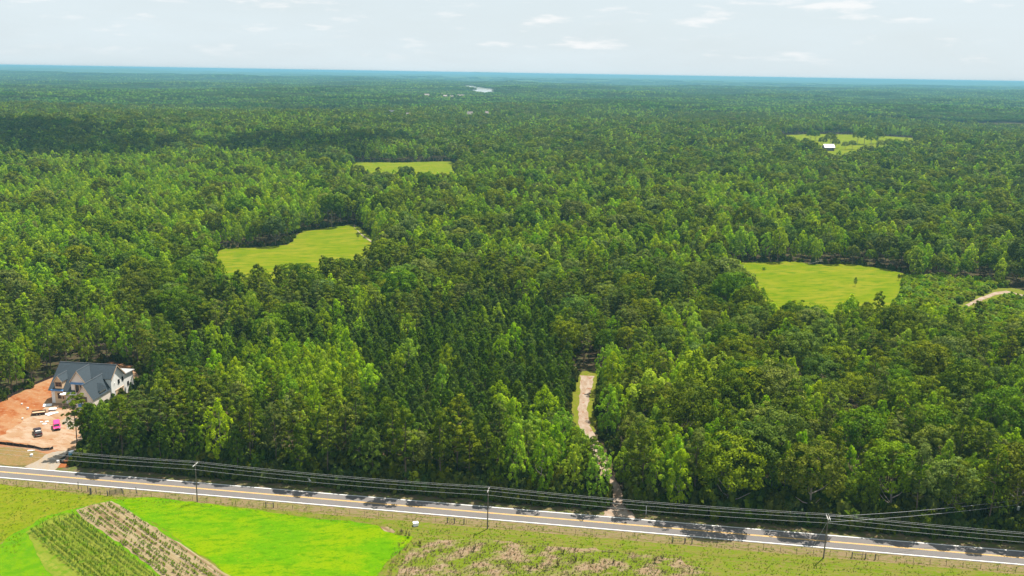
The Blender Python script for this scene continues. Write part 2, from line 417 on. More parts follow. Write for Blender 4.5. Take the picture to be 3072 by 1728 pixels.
sheet('gravel_driveway', px_poly((70, 1402), (110, 1385), (150, 1358), (205, 1350), (212, 1362), (185, 1385), (170, 1405), (163, 1412)), .085, M_GRAVEL, .35)
# dirt track through the woods, opening to the right of the pine stand
TRACK = [at2(1858, 1556), at2(1856, 1510), at2(1838, 1470), at2(1815, 1420), at2(1785, 1340), at2(1755, 1285), at2(1748, 1230), at2(1757, 1170), at2(1762, 1128)]
def track():
    gm = ground_mat('track_verge', [(.12, .125, .015), ((.10, .12, .008), .4, (1, 1, 1), 0, .5, .1), ((.18, .12, .06), .8, (1, 1, 1), 0, .62, .08)])
    sheet('track_verge', px_poly((1775, 1315), (1722, 1270), (1712, 1215), (1718, 1160), (1715, 1118), (1795, 1112), (1800, 1160), (1800, 1220), (1790, 1270)), .035, gm, .6)
    half = [4.2, 2.9, 2.2, 1.8, 1.7, 1.8, 1.6, 1.9, 2.6]
    l = []; r = []
    for i, (x, y) in enumerate(TRACK):
        a = Vector(TRACK[max(i - 1, 0)]); b = Vector(TRACK[min(i + 1, len(TRACK) - 1)]); t = (b - a).normalized(); n = Vector((t.y, -t.x))
        p = Vector((x, y)); l.append(tuple(p - n * half[i])); r.append(tuple(p + n * half[i]))
    sheet('dirt_track', l + r[::-1], .055, M_DIRT, .35)
track()
CLEAR = {
    'mid_left': [at2(*q) for q in ((640, 770), (668, 744), (760, 742), (860, 735), (905, 694), (985, 683), (1062, 671), (1092, 690), (1130, 722))] + [at2(*q, 19) for q in ((1120, 735), (990, 772), (880, 775), (800, 790), (665, 820))],
    'right': [at2(*q) for q in ((2150, 788), (2370, 784), (2440, 792), (2560, 793), (2650, 805), (2745, 830), (2720, 850), (2725, 882), (2715, 895))] + [at2(*q, 17) for q in ((2700, 905), (2560, 895), (2430, 925), (2390, 905), (2340, 885), (2260, 845))],
    'upper_middle': [at2(*q) for q in ((1030, 500), (1052, 486), (1200, 487), (1350, 483), (1385, 500))] + [at2(*q, 17) for q in ((1372, 516), (1260, 520), (1130, 512), (1060, 500))],
    'upper_right': [at2(*q) for q in ((2335, 406), (2450, 402), (2570, 404), (2650, 408), (2740, 414))] + [at2(*q, 14) for q in ((2760, 425), (2700, 428), (2660, 440), (2620, 448), (2565, 462), (2490, 468), (2455, 448), (2400, 426), (2340, 410))],
    'shrubs': [at2(*q) for q in ((2715, 840), (2800, 835), (2960, 850), (3072, 870), (3200, 880))] + [at2(*q, 15) for q in ((3200, 975), (3072, 955), (2850, 935), (2705, 908))],
}
for k in ('mid_left', 'right', 'upper_middle', 'upper_right'):
    sheet('meadow', CLEAR[k], .06, M_MEADOW, 1.5, 6)
sheet('shrub_field', CLEAR['shrubs'], .05, M_VERGE, 1.5, 6)
sheet('dirt_track', px_poly((2895, 915), (2940, 893), (2985, 876), (3020, 873), (3090, 890), (3090, 896), (3020, 880), (2990, 884), (2950, 900), (2905, 920)), .12, M_DIRT, .3)
sheet('footpath', px_poly((1060, 680), (1064, 670), (1068, 672), (1064, 684), (1090, 706), (1122, 728), (1116, 728), (1085, 707)), .12, M_GRAVEL, .2, 4)
# the far lake
def at_level(px, py, zl):
    d = FW * F + RT * (px - 1536) - UP * (py - 864); t = (zl - H) / d[2]; return (d[0] * t, d[1] * t)
LAKE = [at_level(*q, LKZ) for q in ((1372, 256), (1428, 256.5), (1434, 260), (1462, 264.5), (1495, 267))] + [at_level(*q, LKZ + 15) for q in ((1495, 269.5), (1450, 268), (1420, 264.5), (1395, 260.5), (1376, 257.5))]
def lake():
    m = bpy.data.materials.new('lake_water'); m.use_nodes = True
    b = m.node_tree.nodes['Principled BSDF']; b.inputs['Base Color'].default_value = (.42, .38, .33, 1); b.inputs['Roughness'].default_value = .12
    zl = LKZ
    me = bpy.data.meshes.new('lake'); me.from_pydata([(p[0], p[1], zl) for p in LAKE], [], [tuple(range(len(LAKE)))]); me.materials.append(m)
    o = link('lake', me); o['kind'] = 'structure'
lake()

# ------------------------------------------------------------------ trees: crown and trunk meshes
def unit(v): return v / np.maximum(np.linalg.norm(v, axis=-1, keepdims=True), 1e-9)
def leaves(cen, nrm, size, asp, r, up=None):
    """Kite-shaped leaf sprays: cen (n,3), nrm (n,3) facing, size (n,), asp = length/width; up = direction the tip points to."""
    n = len(cen)
    ref = r.normal(size=(n, 3)) if up is None else up + r.normal(size=(n, 3)) * .35
    a = unit(ref - (ref * nrm).sum(1, keepdims=True) * nrm); b = np.cross(nrm, a)
    L = size[:, None] * asp; W = size[:, None]
    fold = nrm * size[:, None] * r.uniform(-.25, .25, (n, 1))
    v = np.stack([cen - a * L * .5, cen + b * W * .5 + fold, cen + a * L * .5, cen - b * W * .5 + fold], 1).reshape(-1, 3)
    return v, np.arange(4 * n).reshape(n, 4)
def sphere_dirs(n, r): return unit(r.normal(size=(n, 3)))
def crown_mesh(name, lobes, per, size, asp, m, r, spread=.38, upb=.35, pointed=False):
    """lobes: list of (centre, radii xyz, outward dir). Leaves lie over each lobe's outer skin."""
    vs = []; tone = []; k = 0
    cen = []; nr = []; sz = []; tn = []; ups = []
    for c, rad, out in lobes:
        n = max(3, int(per * r.uniform(.75, 1.25)))
        d = unit(sphere_dirs(n, r) + np.asarray(out) * .75 + np.array([0, 0, upb]))
        p = np.asarray(c) + d * np.asarray(rad) * r.uniform(.72, 1.08, (n, 1))
        nn = unit(d / np.asarray(rad) * np.mean(rad) + r.normal(size=(n, 3)) * spread)
        cen.append(p); nr.append(nn); sz.append(size * r.uniform(.65, 1.35, n))
        lt = np.clip(r.normal(.45, .22), 0, 1)
        tn.append(np.clip(lt + r.normal(0, .16, n), 0, 1))
        ups.append(np.tile(np.array([out[0] * .5, out[1] * .5, 1.0]), (n, 1)))
    cen = np.concatenate(cen); nr = np.concatenate(nr); sz = np.concatenate(sz); tn = np.concatenate(tn)
    v, f = leaves(cen, nr, sz, asp, r, np.concatenate(ups) if pointed else None)
    return mesh_np(name, v, f, m, [('tone', 'FACE', tn)])
def trunk_mesh(name, h, r0, r1, m, r, limbs=(), lean=.3, n=6):
    b = MB()
    pts = [(0, 0, -.4)]
    x = y = 0
    for i in range(1, 5):
        x += r.normal(0, lean * .35); y += r.normal(0, lean * .35)
        pts.append((x, y, h * i / 4))
    b.tube(pts, r0, n, r1)
    for (z, ang, ln, rise, rr) in limbs:
        k = min(3, int(z / h * 4)); q = z / h * 4 - k
        px = pts[k][0] + (pts[k + 1][0] - pts[k][0]) * q; py = pts[k][1] + (pts[k + 1][1] - pts[k][1]) * q
        c, s = math.cos(ang), math.sin(ang)
        b.tube([(px, py, z), (px + c * ln * .5, py + s * ln * .5, z + rise * .35), (px + c * ln, py + s * ln, z + rise)], rr, 4, rr * .3, False)
    return b.mesh(name, m)

def oak(r, q=1.0, leaf=.36):
    """Broad domed hardwood, 15 m tall, crown 10 m wide. q thins it out for distance."""
    Rr, Hc, z0 = 5.2, 9.6, 5.4
    lob = []
    n = int(72 * (1 if q > .5 else .7))
    i = 0
    big = [(r.uniform(0, 6.28), r.uniform(.25, .75)) for _ in range(5)]
    for k in range(n):
        t = (k + .5) / n; zz = 1 - 1.35 * t; ph = k * 2.39996 + r.normal(0, .2)
        zz = max(-.35, zz); rad = math.sqrt(max(0, 1 - zz * zz))
        d = np.array([math.cos(ph) * rad, math.sin(ph) * rad, zz])
        bump = 1 + sum(.10 * math.cos(ph - a) * rad * e for a, e in big) + r.normal(0, .10)
        c = np.array([d[0] * Rr * bump * .86, d[1] * Rr * bump * .86, z0 + Hc * .42 + d[2] * Hc * .5 * bump])
        rr = r.uniform(.9, 1.7)
        lob.append((c, (rr, rr, rr * .8), d))
    lim = [(r.uniform(3, 7), r.uniform(0, 6.28), r.uniform(2.5, 4), r.uniform(2, 4), .12) for _ in range(5)]
    return lob, int(64 * q), leaf, 1.25, lim, 9.5, .26
def poplar(r, q=1.0, leaf=.34):
    """Upright bright hardwood with ascending, flame-like branches, 16 m tall, crown 6 m wide."""
    lob = []
    n = int(78 * (1 if q > .5 else .6)); z0, zt = 3.4, 15.6
    full = r.uniform() < .6; lean = r.uniform(-.9, .9, 2); wob = [(r.uniform(0, 6.28), r.uniform(1.5, 4), r.uniform(.12, .3)) for _ in range(3)]
    for k in range(n):
        t = k / (n - 1); z = zt - (zt - z0) * t ** .85
        u = (zt - z) / (zt - z0)
        if full: prof = 3.5 * math.sqrt(max(.02, 1 - (1 - min(1, u * 1.5)) ** 2)) * (1 - .45 * max(0, u - .6) / .4)
        else: prof = 3.0 * (math.sin(min(1, u * 1.25 + .06) * math.pi / 2) ** .75) * (1 - .35 * max(0, u - .7) / .3)
        prof *= 1 + sum(e * math.sin(a + f * z * .4 + k * 2.39996) for a, f, e in wob)
        ph = k * 2.39996 + r.normal(0, .3)
        rad = prof * r.uniform(.55, 1.0) if u > .08 else prof * .3
        c = np.array([math.cos(ph) * rad + lean[0] * (1 - u), math.sin(ph) * rad + lean[1] * (1 - u), z + r.normal(0, .45)])
        rr = r.uniform(.5, .95)
        lob.append((c, (rr, rr, rr * r.uniform(1.3, 2.0)), np.array([math.cos(ph), math.sin(ph), .5])))
    lim = [(r.uniform(4, 11), r.uniform(0, 6.28), r.uniform(1.5, 2.6), r.uniform(1.5, 3), .07) for _ in range(6)]
    return lob, int(36 * q), leaf, 1.5, lim, 14, .16
def pine(r, q=1.0, leaf=.26):
    """Young plantation pine: rounded cone of needle tufts, 13 m tall, crown 4.4 m wide."""
    lob = []
    n = int(84 * (1 if q > .5 else .5)); z0, zt = 4.0, 12.8
    for k in range(n):
        t = k / (n - 1); z = zt - (zt - z0) * t
        u = (zt - z) / (zt - z0)
        prof = 2.35 * min(1, u * 1.9 + .05) ** .8 * (1 - .3 * max(0, u - .6) / .4)
        ph = k * 2.39996 + r.normal(0, .35); rad = prof * r.uniform(.5, 1.05)
        c = np.array([math.cos(ph) * rad, math.sin(ph) * rad, z + r.normal(0, .2)])
        rr = r.uniform(.38, .62)
        lob.append((c, (rr, rr, rr * 1.15), np.array([math.cos(ph) * .6, math.sin(ph) * .6, .9])))
    lim = [(r.uniform(3, 9), r.uniform(0, 6.28), r.uniform(1, 2), .5, .05) for _ in range(6)]
    return lob, int(24 * q), leaf, 2.6, lim, 12, .13
def tallpine(r, q=1.0, leaf=.30):
    """Tall pine with a long bare trunk and a loose layered crown, 19 m tall."""
    lob = []
    n = int(46 * (1 if q > .5 else .6)); z0, zt = 8.5, 18.8
    for k in range(n):
        t = k / (n - 1); z = zt - (zt - z0) * t
        u = (zt - z) / (zt - z0)
        prof = 3.2 * min(1, u * 2.0 + .08) ** .7 * (1 - .35 * max(0, u - .55) / .45)
        ph = k * 2.39996 + r.normal(0, .5); rad = prof * r.uniform(.35, 1.1)
        c = np.array([math.cos(ph) * rad, math.sin(ph) * rad, z + r.normal(0, .35)])
        rr = r.uniform(.6, 1.05)
        lob.append((c, (rr, rr, rr * .62), np.array([math.cos(ph) * .7, math.sin(ph) * .7, .6])))
    lim = [(r.uniform(6, 16), r.uniform(0, 6.28), r.uniform(1.4, 3), r.uniform(.3, 1.2), .06) for _ in range(11)]
    return lob, int(38 * q), leaf, 2.0, lim, 18, .19
def shrub(r, q=1.0, leaf=.3):
    lob = []
    for k in range(26):
        d = sphere_dirs(1, r)[0]; d[2] = abs(d[2])
        rr = r.uniform(.4, .7)
        lob.append((d * np.array([1.5, 1.5, 1.9]) * r.uniform(.4, 1) + [0, 0, .3], (rr, rr, rr * 1.2), d))
    return lob, int(22 * q), leaf, 1.5, [], 1.2, .05
KINDS = {
    'pine_tree':    (pine, L_PINE, BARK, 2.2, 4),
    'tall_pine_tree': (tallpine, L_TALL, BARK, 3.1, 5),
    'oak_tree':     (oak, L_OAK, BARK_PALE, 5.0, 5),
    'poplar_tree':  (poplar, L_POP, BARK_PALE, 3.0, 5),
    'shrub':        (shrub, L_SHRUB, BARK, 1.8, 3),
}
CROWN = {}; TRUNK = {}; MID = {}; FAR = {}
def lodmesh(name, fn, m, bark, r, q, leaf, sp=.40):
    """One joined tree (trunk and crown) for the woods farther off."""
    lob, per, lf, asp, lim, th, tr = fn(r, q, leaf)
    me = crown_mesh(name, lob, per, lf, asp if q > .3 else 1.2, m, r, sp)
    bm = bmesh.new(); bm.from_mesh(me)
    tm = trunk_mesh(name + '_t', th, tr, tr * .35, bark, r, lim if q > .3 else (), n=4)
    n0 = len(bm.faces); bm.from_mesh(tm); bm.faces.ensure_lookup_table()
    for i in range(n0, len(bm.faces)): bm.faces[i].material_index = 1
    bm.to_mesh(me); bm.free(); me.materials.append(bark)
    bpy.data.meshes.remove(tm)
    return me
for ki, (kn, (fn, lm, bk, cr, nv)) in enumerate(KINDS.items()):
    CROWN[kn] = []; TRUNK[kn] = []
    for i in range(nv):
        r = np.random.default_rng(100 * ki + i)
        lob, per, lf, asp, lim, th, tr = fn(r)
        CROWN[kn].append(crown_mesh(kn + '_crown', lob, per, lf, asp, lm, r, pointed=kn in ('pine_tree', 'poplar_tree')))
        TRUNK[kn].append(trunk_mesh(kn + '_trunk', th, tr, tr * .35, bk, r, lim))
    MID[kn] = [lodmesh(kn + '_mid', fn, lm, bk, np.random.default_rng(1000 + 100 * ki + i), .58, {'oak_tree': .54, 'poplar_tree': .50, 'pine_tree': .42, 'tall_pine_tree': .46, 'shrub': .5}[kn]) for i in range(3)]
    FAR[kn] = [lodmesh(kn + '_far', fn, lm, bk, np.random.default_rng(2000 + 100 * ki + i), .22, {'oak_tree': 1.05, 'poplar_tree': .95, 'pine_tree': .85, 'tall_pine_tree': .95, 'shrub': .8}[kn], .4) for i in range(3)]

UNDER = [lodmesh('undergrowth_bush', shrub, L_UNDER, BARK, np.random.default_rng(3000 + i), .58, .5) for i in range(3)]
# ------------------------------------------------------------------ where the trees stand
Z14 = lambda *pp: [at2(px, py, 13) for px, py in pp]
ZONES = [  # (name, outline in ground metres, mix of kinds, height range) - the first that holds a point wins
    ('plantation', Z14((1150, 1000), (960, 1285), (1120, 1300), (1480, 1310), (1640, 1245), (1735, 1240), (1735, 1120), (1700, 1080), (1690, 960), (1640, 900), (1480, 880), (1330, 930)), dict(pine_tree=.97, poplar_tree=.03), (.85, 1.1)),
    ('bright_stand', Z14((610, 1200), (660, 1090), (740, 1030), (900, 1015), (1080, 1050), (1120, 1090), (1000, 1210), (900, 1262), (720, 1255), (640, 1235)), dict(poplar_tree=.82, pine_tree=.18), (.75, 1.0)),
    ('left_pines', Z14((205, 1215), (330, 1200), (420, 1160), (480, 1060), (700, 960), (960, 930), (1180, 900), (1240, 940), (1000, 1180), (960, 1290), (600, 1300), (230, 1330)), dict(pine_tree=.88, poplar_tree=.08, oak_tree=.04), (.8, 1.1)),
    ('house_pines', Z14((-300, 860), (420, 900), (470, 1000), (420, 1080), (300, 1090), (140, 1110), (-300, 1240)), dict(tall_pine_tree=.72, poplar_tree=.20, oak_tree=.08), (.8, 1.1)),
    ('middle_oaks', Z14((480, 980), (560, 850), (900, 820), (1330, 780), (1960, 770), (2000, 850), (1850, 930), (1740, 1000), (1690, 880), (1480, 850), (1150, 900), (860, 960)), dict(oak_tree=.36, tall_pine_tree=.50, poplar_tree=.10, pine_tree=.04), (.8, 1.12)),
    ('right_oaks', Z14((2050, 900), (2350, 930), (2720, 930), (3300, 950), (3400, 1330), (2500, 1330), (2350, 1180), (2150, 1060)), dict(oak_tree=.66, tall_pine_tree=.20, poplar_tree=.14), (.8, 1.15)),
    ('right_mixed', Z14((1780, 990), (2050, 900), (2150, 1060), (2350, 1180), (2500, 1330), (3400, 1330), (3400, 1700), (1800, 1600), (1790, 1200)), dict(oak_tree=.34, tall_pine_tree=.34, poplar_tree=.32), (.85, 1.15)),
    ('left_bright', Z14((-400, 520), (0, 480), (640, 440), (900, 520), (980, 640), (700, 680), (560, 760), (-400, 860)), dict(poplar_tree=.80, oak_tree=.14, tall_pine_tree=.06), (.85, 1.15)),
    ('centre_bright', Z14((900, 520), (1200, 540), (1900, 500), (2400, 560), (2500, 700), (1900, 780), (1300, 780), (1130, 740), (980, 640)), dict(poplar_tree=.60, oak_tree=.26, tall_pine_tree=.14), (.85, 1.2)),
    ('right_far', Z14((2000, 420), (3400, 470), (3400, 830), (2750, 830), (2500, 760), (2400, 560), (1900, 500)), dict(oak_tree=.56, poplar_tree=.30, tall_pine_tree=.14), (.8, 1.15)),
]
def clear_mask(x, y, pad=0):
    """Where no tree may stand."""
    m = np.zeros(np.shape(x), bool)
    for k, p in CLEAR.items(): m |= inpoly(p, x, y)
    m |= inpoly(LOT, x, y) | inpoly(LAKE, x, y)
    t = (y - road_far(x)) * .99
    m |= t < 4.2 + pad * .25
    for i in range(len(TRACK) - 1):
        a = np.array(TRACK[i]); b = np.array(TRACK[i + 1]); d = b - a; L2 = d @ d
        q = np.clip(((x - a[0]) * d[0] + (y - a[1]) * d[1]) / L2, 0, 1)
        ds = np.hypot(x - a[0] - q * d[0], y - a[1] - q * d[1])
        m |= ds < (4.2 + pad * .75 if i < 2 else 3.2 + pad * .3 if i < 5 else 5.0 + pad)
    return m
HOMES = [(1280, 297, 0), (1320, 295, 1), (1335, 301, 2), (1348, 296, 3), (1382, 299, 4), (1355, 303, 5), (1175, 357, 6), (1225, 366, 7), (1410, 360, 8), (1460, 359, 9)]
HOMEP = [at2(a, b, 0) for a, b, _ in HOMES]
BARNP = at2(2484, 452, 0)
def wood_mask(x, y, pad=0):
    m = clear_mask(x, y, pad)
    for hx, hy in HOMEP:
        dd = math.hypot(hx, hy); m |= (np.abs(x - hx) < dd * .006) & (y < hy + dd * .004) & (y > hy - dd * .028)
    m |= (np.abs(x - BARNP[0]) < 12) & (y < BARNP[1] + 10) & (y > BARNP[1] - 75)
    return m
def smooth_noise(x, y, s, seed):
    r = np.random.default_rng(seed); z = 0
    for k in range(6):
        a = r.uniform(0, 6.28); f = r.uniform(.6, 1.6) / s
        z = z + np.sin((x * math.cos(a) + y * math.sin(a)) * f * 6.28 + r.uniform(0, 6.28))
    return z / 6 ** .5
KN = list(KINDS)
def probs(x, y):
    """Share of each kind at each point, and the number of the zone (-1 = the wide woods)."""
    n = len(x); P = np.zeros((n, 5)); zid = np.full(n, -1)
    a = smooth_noise(x, y, 420, 3); b = smooth_noise(x, y, 260, 4)
    P[:, 2] = .55 + .25 * a; P[:, 3] = .34 - .25 * a + .1 * b; P[:, 1] = .2 + .1 * b
    dp = smooth_noise(x, y * .6, 700, 5) > .95
    P[dp] = (.6, .3, .1, 0, 0)
    t = (y - road_far(x)) * .99
    for i in range(len(ZONES) - 1, -1, -1):
        nm, poly, mix, hr = ZONES[i]
        k = inpoly(poly, x, y)
        P[k] = [mix.get(q, 0) for q in KN]; zid[k] = i
    k = (t < 17) & (x > -122) & (x < 2); P[k] = (.16, .66, .10, .08, 0); zid[k] = 100
    k = (t < 45) & (x < -62); P[k] = (.45, .53, 0, .02, 0)
    k = (t < 30) & (x >= 0) & (x < 30); P[k] = (0, .08, .12, .80, 0); zid[k] = 101
    k = (t < 22) & (x >= 30); P[k] = (0, .22, .46, .32, 0); zid[k] = 102
    P = np.maximum(P, 0); P /= P.sum(1, keepdims=True)
    return P, zid
def place(dmin, dmax, cell, seed, spacing=1.0):
    """Scatter trees over the view wedge between two distances: oaks first, then poplars, then pines in what is left."""
    r = np.random.default_rng(seed)
    half = R(36); X = dmax * math.sin(half)
    out = []
    nx = int(2 * X / cell) + 2; ny = int(dmax / cell) + 2
    occ = np.zeros((nx, ny), bool)
    for ki, sp, rad in ((2, 7.0, 4.0), (3, 4.5, 2.3), (1, 4.8, 2.4), (0, 3.2, 1.6)):
        sp *= spacing; rad *= spacing
        gx, gy = np.meshgrid(np.arange(-X, X, sp), np.arange(100, dmax, sp * .87), indexing='ij')
        gx = gx + (np.arange(gx.shape[1]) % 2)[None] * sp / 2
        gx = (gx + r.uniform(-.36, .36, gx.shape) * sp).ravel(); gy = (gy + r.uniform(-.36, .36, gy.shape) * sp).ravel()
        d = np.hypot(gx, gy); k = (d >= dmin) & (d < dmax) & (np.abs(np.arctan2(gx, gy)) < half)
        gx, gy = gx[k], gy[k]
        k = ~wood_mask(gx, gy, rad * .7); gx, gy = gx[k], gy[k]
        P, zid = probs(gx, gy)
        # thin to the share of the area this kind should hold, clumped a little
        cl = smooth_noise(gx, gy, 34, 20 + ki) * .22
        rest = P[:, [2, 3, 1, 0]][:, [2, 3, 1, 0].index(ki):].sum(1)
        p = P[:, ki] / np.maximum(rest, 1e-6)
        k = r.uniform(size=len(gx)) < p + cl * p * (1 - p) * 4
        gx, gy, zid = gx[k], gy[k], zid[k]
        ii = ((gx + X) / cell).astype(int); jj = (gy / cell).astype(int); q = max(0, int(round(rad / cell)))
        w2 = max(0, int(round(rad * .55 / cell)))
        for a, b, x, y, z in zip(ii, jj, gx, gy, zid):
            if occ[max(0, a - w2):a + w2 + 1, max(0, b - w2):b + w2 + 1].any(): continue
            occ[max(0, a - q):a + q + 1, max(0, b - q):b + q + 1] = True
            out.append((ki, x, y, z))
    return out
def in_view(x, y, z, m=60):
    u, v = proj(x, y, z)
    return (u > -m) & (u < 3072 + m) & (v > -m) & (v < 1728 + m)

near = place(0, 470, 1.0, 1)
mid = place(470, 1050, 1.4, 2)
far = place(1050, 2600, 2.0, 3, 1.25)
print('trees', len(near), len(mid), len(far))

def tree_scale(ki, zid, r):
    hr = ZONES[zid][3] if 0 <= zid < 50 else (.9, 1.15) if zid >= 100 else (.8, 1.15)
    s = r.uniform(*hr) * (1.08 if zid == 100 else 1.0)
    if ki == 2: s *= r.choice([.8, 1.0, 1.3], p=[.3, .4, .3])
    return s * r.uniform(.92, 1.1), s
ZLAB = {'plantation': 'the dense pine stand beside the track', 'bright_stand': 'the bright stand amid the pines', 'left_pines': 'the pine wood right of the house',
        'house_pines': 'the tall wood behind the house', 'middle_oaks': 'the dark wood behind the pine stand', 'right_oaks': 'the oak wood below the right meadow',
        'right_mixed': 'the mixed wood right of the track', 'left_bright': 'the bright wood beside the left meadow', 'centre_bright': 'the wood between the nearer meadows', 'right_far': 'the wood above the right-hand meadow'}
KLAB = {'pine_tree': 'dark young pine', 'tall_pine_tree': 'tall olive pine', 'oak_tree': 'broad domed oak', 'poplar_tree': 'bright leafy tree', 'shrub': 'low bright bush'}
KCAT = {'pine_tree': 'pine tree', 'tall_pine_tree': 'pine tree', 'oak_tree': 'oak tree', 'poplar_tree': 'tree', 'shrub': 'shrub'}
def make_tree(kn, x, y, sxy, sz, rz, label, group, var=0, z=None):
    o = empty(kn, (x, y, float(terrain(x, y)) if z is None else z), rz, label, KCAT[kn], group)
    o.scale = (sxy, sxy, sz)
    link('crown', CROWN[kn][var], o); link('trunk', TRUNK[kn][var], o)
    return o
tr = np.random.default_rng(77)
cnt = {k: 0 for k in range(5)}
rest_near = []
near.sort(key=lambda t: t[1] ** 2 + t[2] ** 2)
LIMIT = {0: 290, 1: 290, 2: 290, 3: 290}
TOPZ = (12.9, 19.2, 15.6, 16.0, 3)
def open_view(ki, x, y, sxy, sz):
    """The new house, its lot and the opening on the dirt track stay in sight: trees in front of them are kept low, or left out."""
    u, v = proj(x, y, TOPZ[ki] * sz); u = float(u); v = float(v)
    rad = KINDS[KN[ki]][3] * sxy * 9.5
    if y < 304 and u - rad < 415 and x > -160:
        if u - rad < 226: return 0
        lim = float(np.interp(u - rad * .6, [200, 240, 320, 370, 400, 420], [1240, 1215, 1195, 1180, 1170, 1120]))
        if v < lim:
            k = (float(proj(x, y, 0)[1]) - lim) / (float(proj(x, y, 0)[1]) - v)
            return k if k > .6 else 0
    if y < 264 and 1712 < u + rad * .8 and u - rad * .8 < 1798 and v < 1288:
        k = (float(proj(x, y, 0)[1]) - 1288) / (float(proj(x, y, 0)[1]) - v)
        return k if k > .6 else 0
    return 1
singles = []
for ki, x, y, z in near:
    sxy, s = tree_scale(ki, z, tr); sz = s * tr.uniform(.95, 1.12)
    if ki == 2 and z == 100 and x < -85: continue
    k = open_view(ki, x, y, sxy, sz)
    if k == 0: continue
    sz *= k; sxy *= max(k, .8)
    kn = KN[ki]
    vis = bool(in_view(x, y, 12 * sz, 10) | in_view(x, y, 2, 10))
    if vis and cnt[ki] < LIMIT[ki]:
        cnt[ki] += 1; singles.append((ki, x, y, z, sxy, sz))
    else:
        rest_near.append((ki, x, y, sxy, sz))
NUM = ['first', 'second', 'third', 'fourth', 'fifth', 'sixth', 'seventh', 'eighth', 'ninth', 'tenth', 'eleventh', 'twelfth', 'thirteenth', 'fourteenth', 'fifteenth', 'sixteenth', 'seventeenth', 'eighteenth', 'nineteenth', 'twentieth', 'twenty-first', 'twenty-second', 'twenty-third', 'twenty-fourth', 'twenty-fifth', 'twenty-sixth', 'twenty-seventh', 'twenty-eighth', 'twenty-ninth', 'thirtieth']
for z in sorted({q[3] for q in singles}):
    grp = [q for q in singles if q[3] == z]
    xs = np.array([q[1] / q[2] for q in grp]); ys = np.array([q[2] - road_far(q[1]) for q in grp])
    x1, x2 = np.quantile(xs, [.33, .67]); y1, y2 = np.quantile(ys, [.33, .67])
    seen = {}
    for q in sorted(grp, key=lambda q: q[1] if z != 102 else q[1]):
        ki, x, y, _, sxy, sz = q; kn = KN[ki]; kd = KLAB[kn]
        lr = 'left' if x / y < x1 else 'right' if x / y > x2 else 'middle'
        t = y - road_far(x); nf = 'near' if t < y1 else 'far' if t > y2 else ''
        size = 'small ' if sz < .92 else 'large ' if sz > 1.08 else ''
        if z >= 100:
            n = seen[ki] = seen.get(ki, 0) + 1
            end = {100: 'from the clay lot in the roadside row', 101: 'from the left in the clump beside the track mouth', 102: 'right of the dirt track in the roadside row'}[z]
            lab = '%s, the %s %s' % (kd, NUM[n - 1], end) if n <= 30 else '%s towards the %s end of the roadside row' % (kd, 'right-hand' if z == 102 else 'dirt track')
            g = '%ss of the roadside row' % kd
        else:
            where = ' '.join(w for w in (nf, lr) if w) if nf or lr != 'middle' else 'very middle'
            lab = '%s%s at the %s of %s' % (size, kd, where, ZLAB[ZONES[z][0]] if z >= 0 else 'the woods between the named stands'); g = lab.replace(kd, kd + 's', 1)
        make_tree(kn, x, y, sxy, sz, tr.uniform(0, 6.28), lab, g, int(tr.integers(len(CROWN[kn]))))
print('single trees', cnt, 'rest', len(rest_near))

# the rest of the woods: one object of each kind, its trees instanced on points
def forest(name, items, protos, label, cat):
    """items: (x, y, z, sxy, sz, rot, index)"""
    col = bpy.data.collections.new(name + '_models')
    for i, me in enumerate(protos):
        if isinstance(me, bpy.types.Mesh):
            col.objects.link(bpy.data.objects.new('%s_model_%03d' % (name, i), me))
    a = np.array(items, float)
    me = bpy.data.meshes.new(name)
    me.vertices.add(len(a)); me.vertices.foreach_set('co', a[:, :3].astype(np.float32).ravel())
    for nm, tp, arr in (('size', 'FLOAT_VECTOR', a[:, [3, 3, 4]]), ('turn', 'FLOAT_VECTOR', np.stack([0 * a[:, 5], 0 * a[:, 5], a[:, 5]], 1))):
        q = me.attributes.new(nm, tp, 'POINT'); q.data.foreach_set('vector', arr.astype(np.float32).ravel())
    q = me.attributes.new('which', 'INT', 'POINT'); q.data.foreach_set('value', a[:, 6].astype(np.int32))
    o = link(name, me)
    ng = bpy.data.node_groups.new(name, 'GeometryNodeTree')
    ng.interface.new_socket('Geometry', in_out='INPUT', socket_type='NodeSocketGeometry'); ng.interface.new_socket('Geometry', in_out='OUTPUT', socket_type='NodeSocketGeometry')
    L = ng.links.new
    gi = ng.nodes.new('NodeGroupInput'); go = ng.nodes.new('NodeGroupOutput')
    ci = ng.nodes.new('GeometryNodeCollectionInfo'); ci.inputs['Collection'].default_value = col
    ci.inputs['Separate Children'].default_value = True; ci.inputs['Reset Children'].default_value = True
    ip = ng.nodes.new('GeometryNodeInstanceOnPoints'); ip.inputs['Pick Instance'].default_value = True
    def att(nm, t):
        n = ng.nodes.new('GeometryNodeInputNamedAttribute'); n.data_type = t; n.inputs['Name'].default_value = nm
        return [s for s in n.outputs if s.enabled and s.name == 'Attribute'][0]
    L(gi.outputs[0], ip.inputs['Points']); L(ci.outputs[0], ip.inputs['Instance'])
    L(att('which', 'INT'), ip.inputs['Instance Index']); L(att('turn', 'FLOAT_VECTOR'), ip.inputs['Rotation']); L(att('size', 'FLOAT_VECTOR'), ip.inputs['Scale'])
    L(ip.outputs[0], go.inputs[0])
    md = o.modifiers.new('trees', 'NODES'); md.node_group = ng
    return tag(o, label, cat, None, 'stuff')
groups = {k: [] for k in range(5)}
PR = {k: CROWN[KN[k]] and (MID[KN[k]] + FAR[KN[k]]) for k in range(5)}
for ki, x, y, sxy, sz in rest_near:
    groups[ki].append((x, y, float(terrain(x, y)), sxy, sz, tr.uniform(0, 6.28), int(tr.integers(3))))
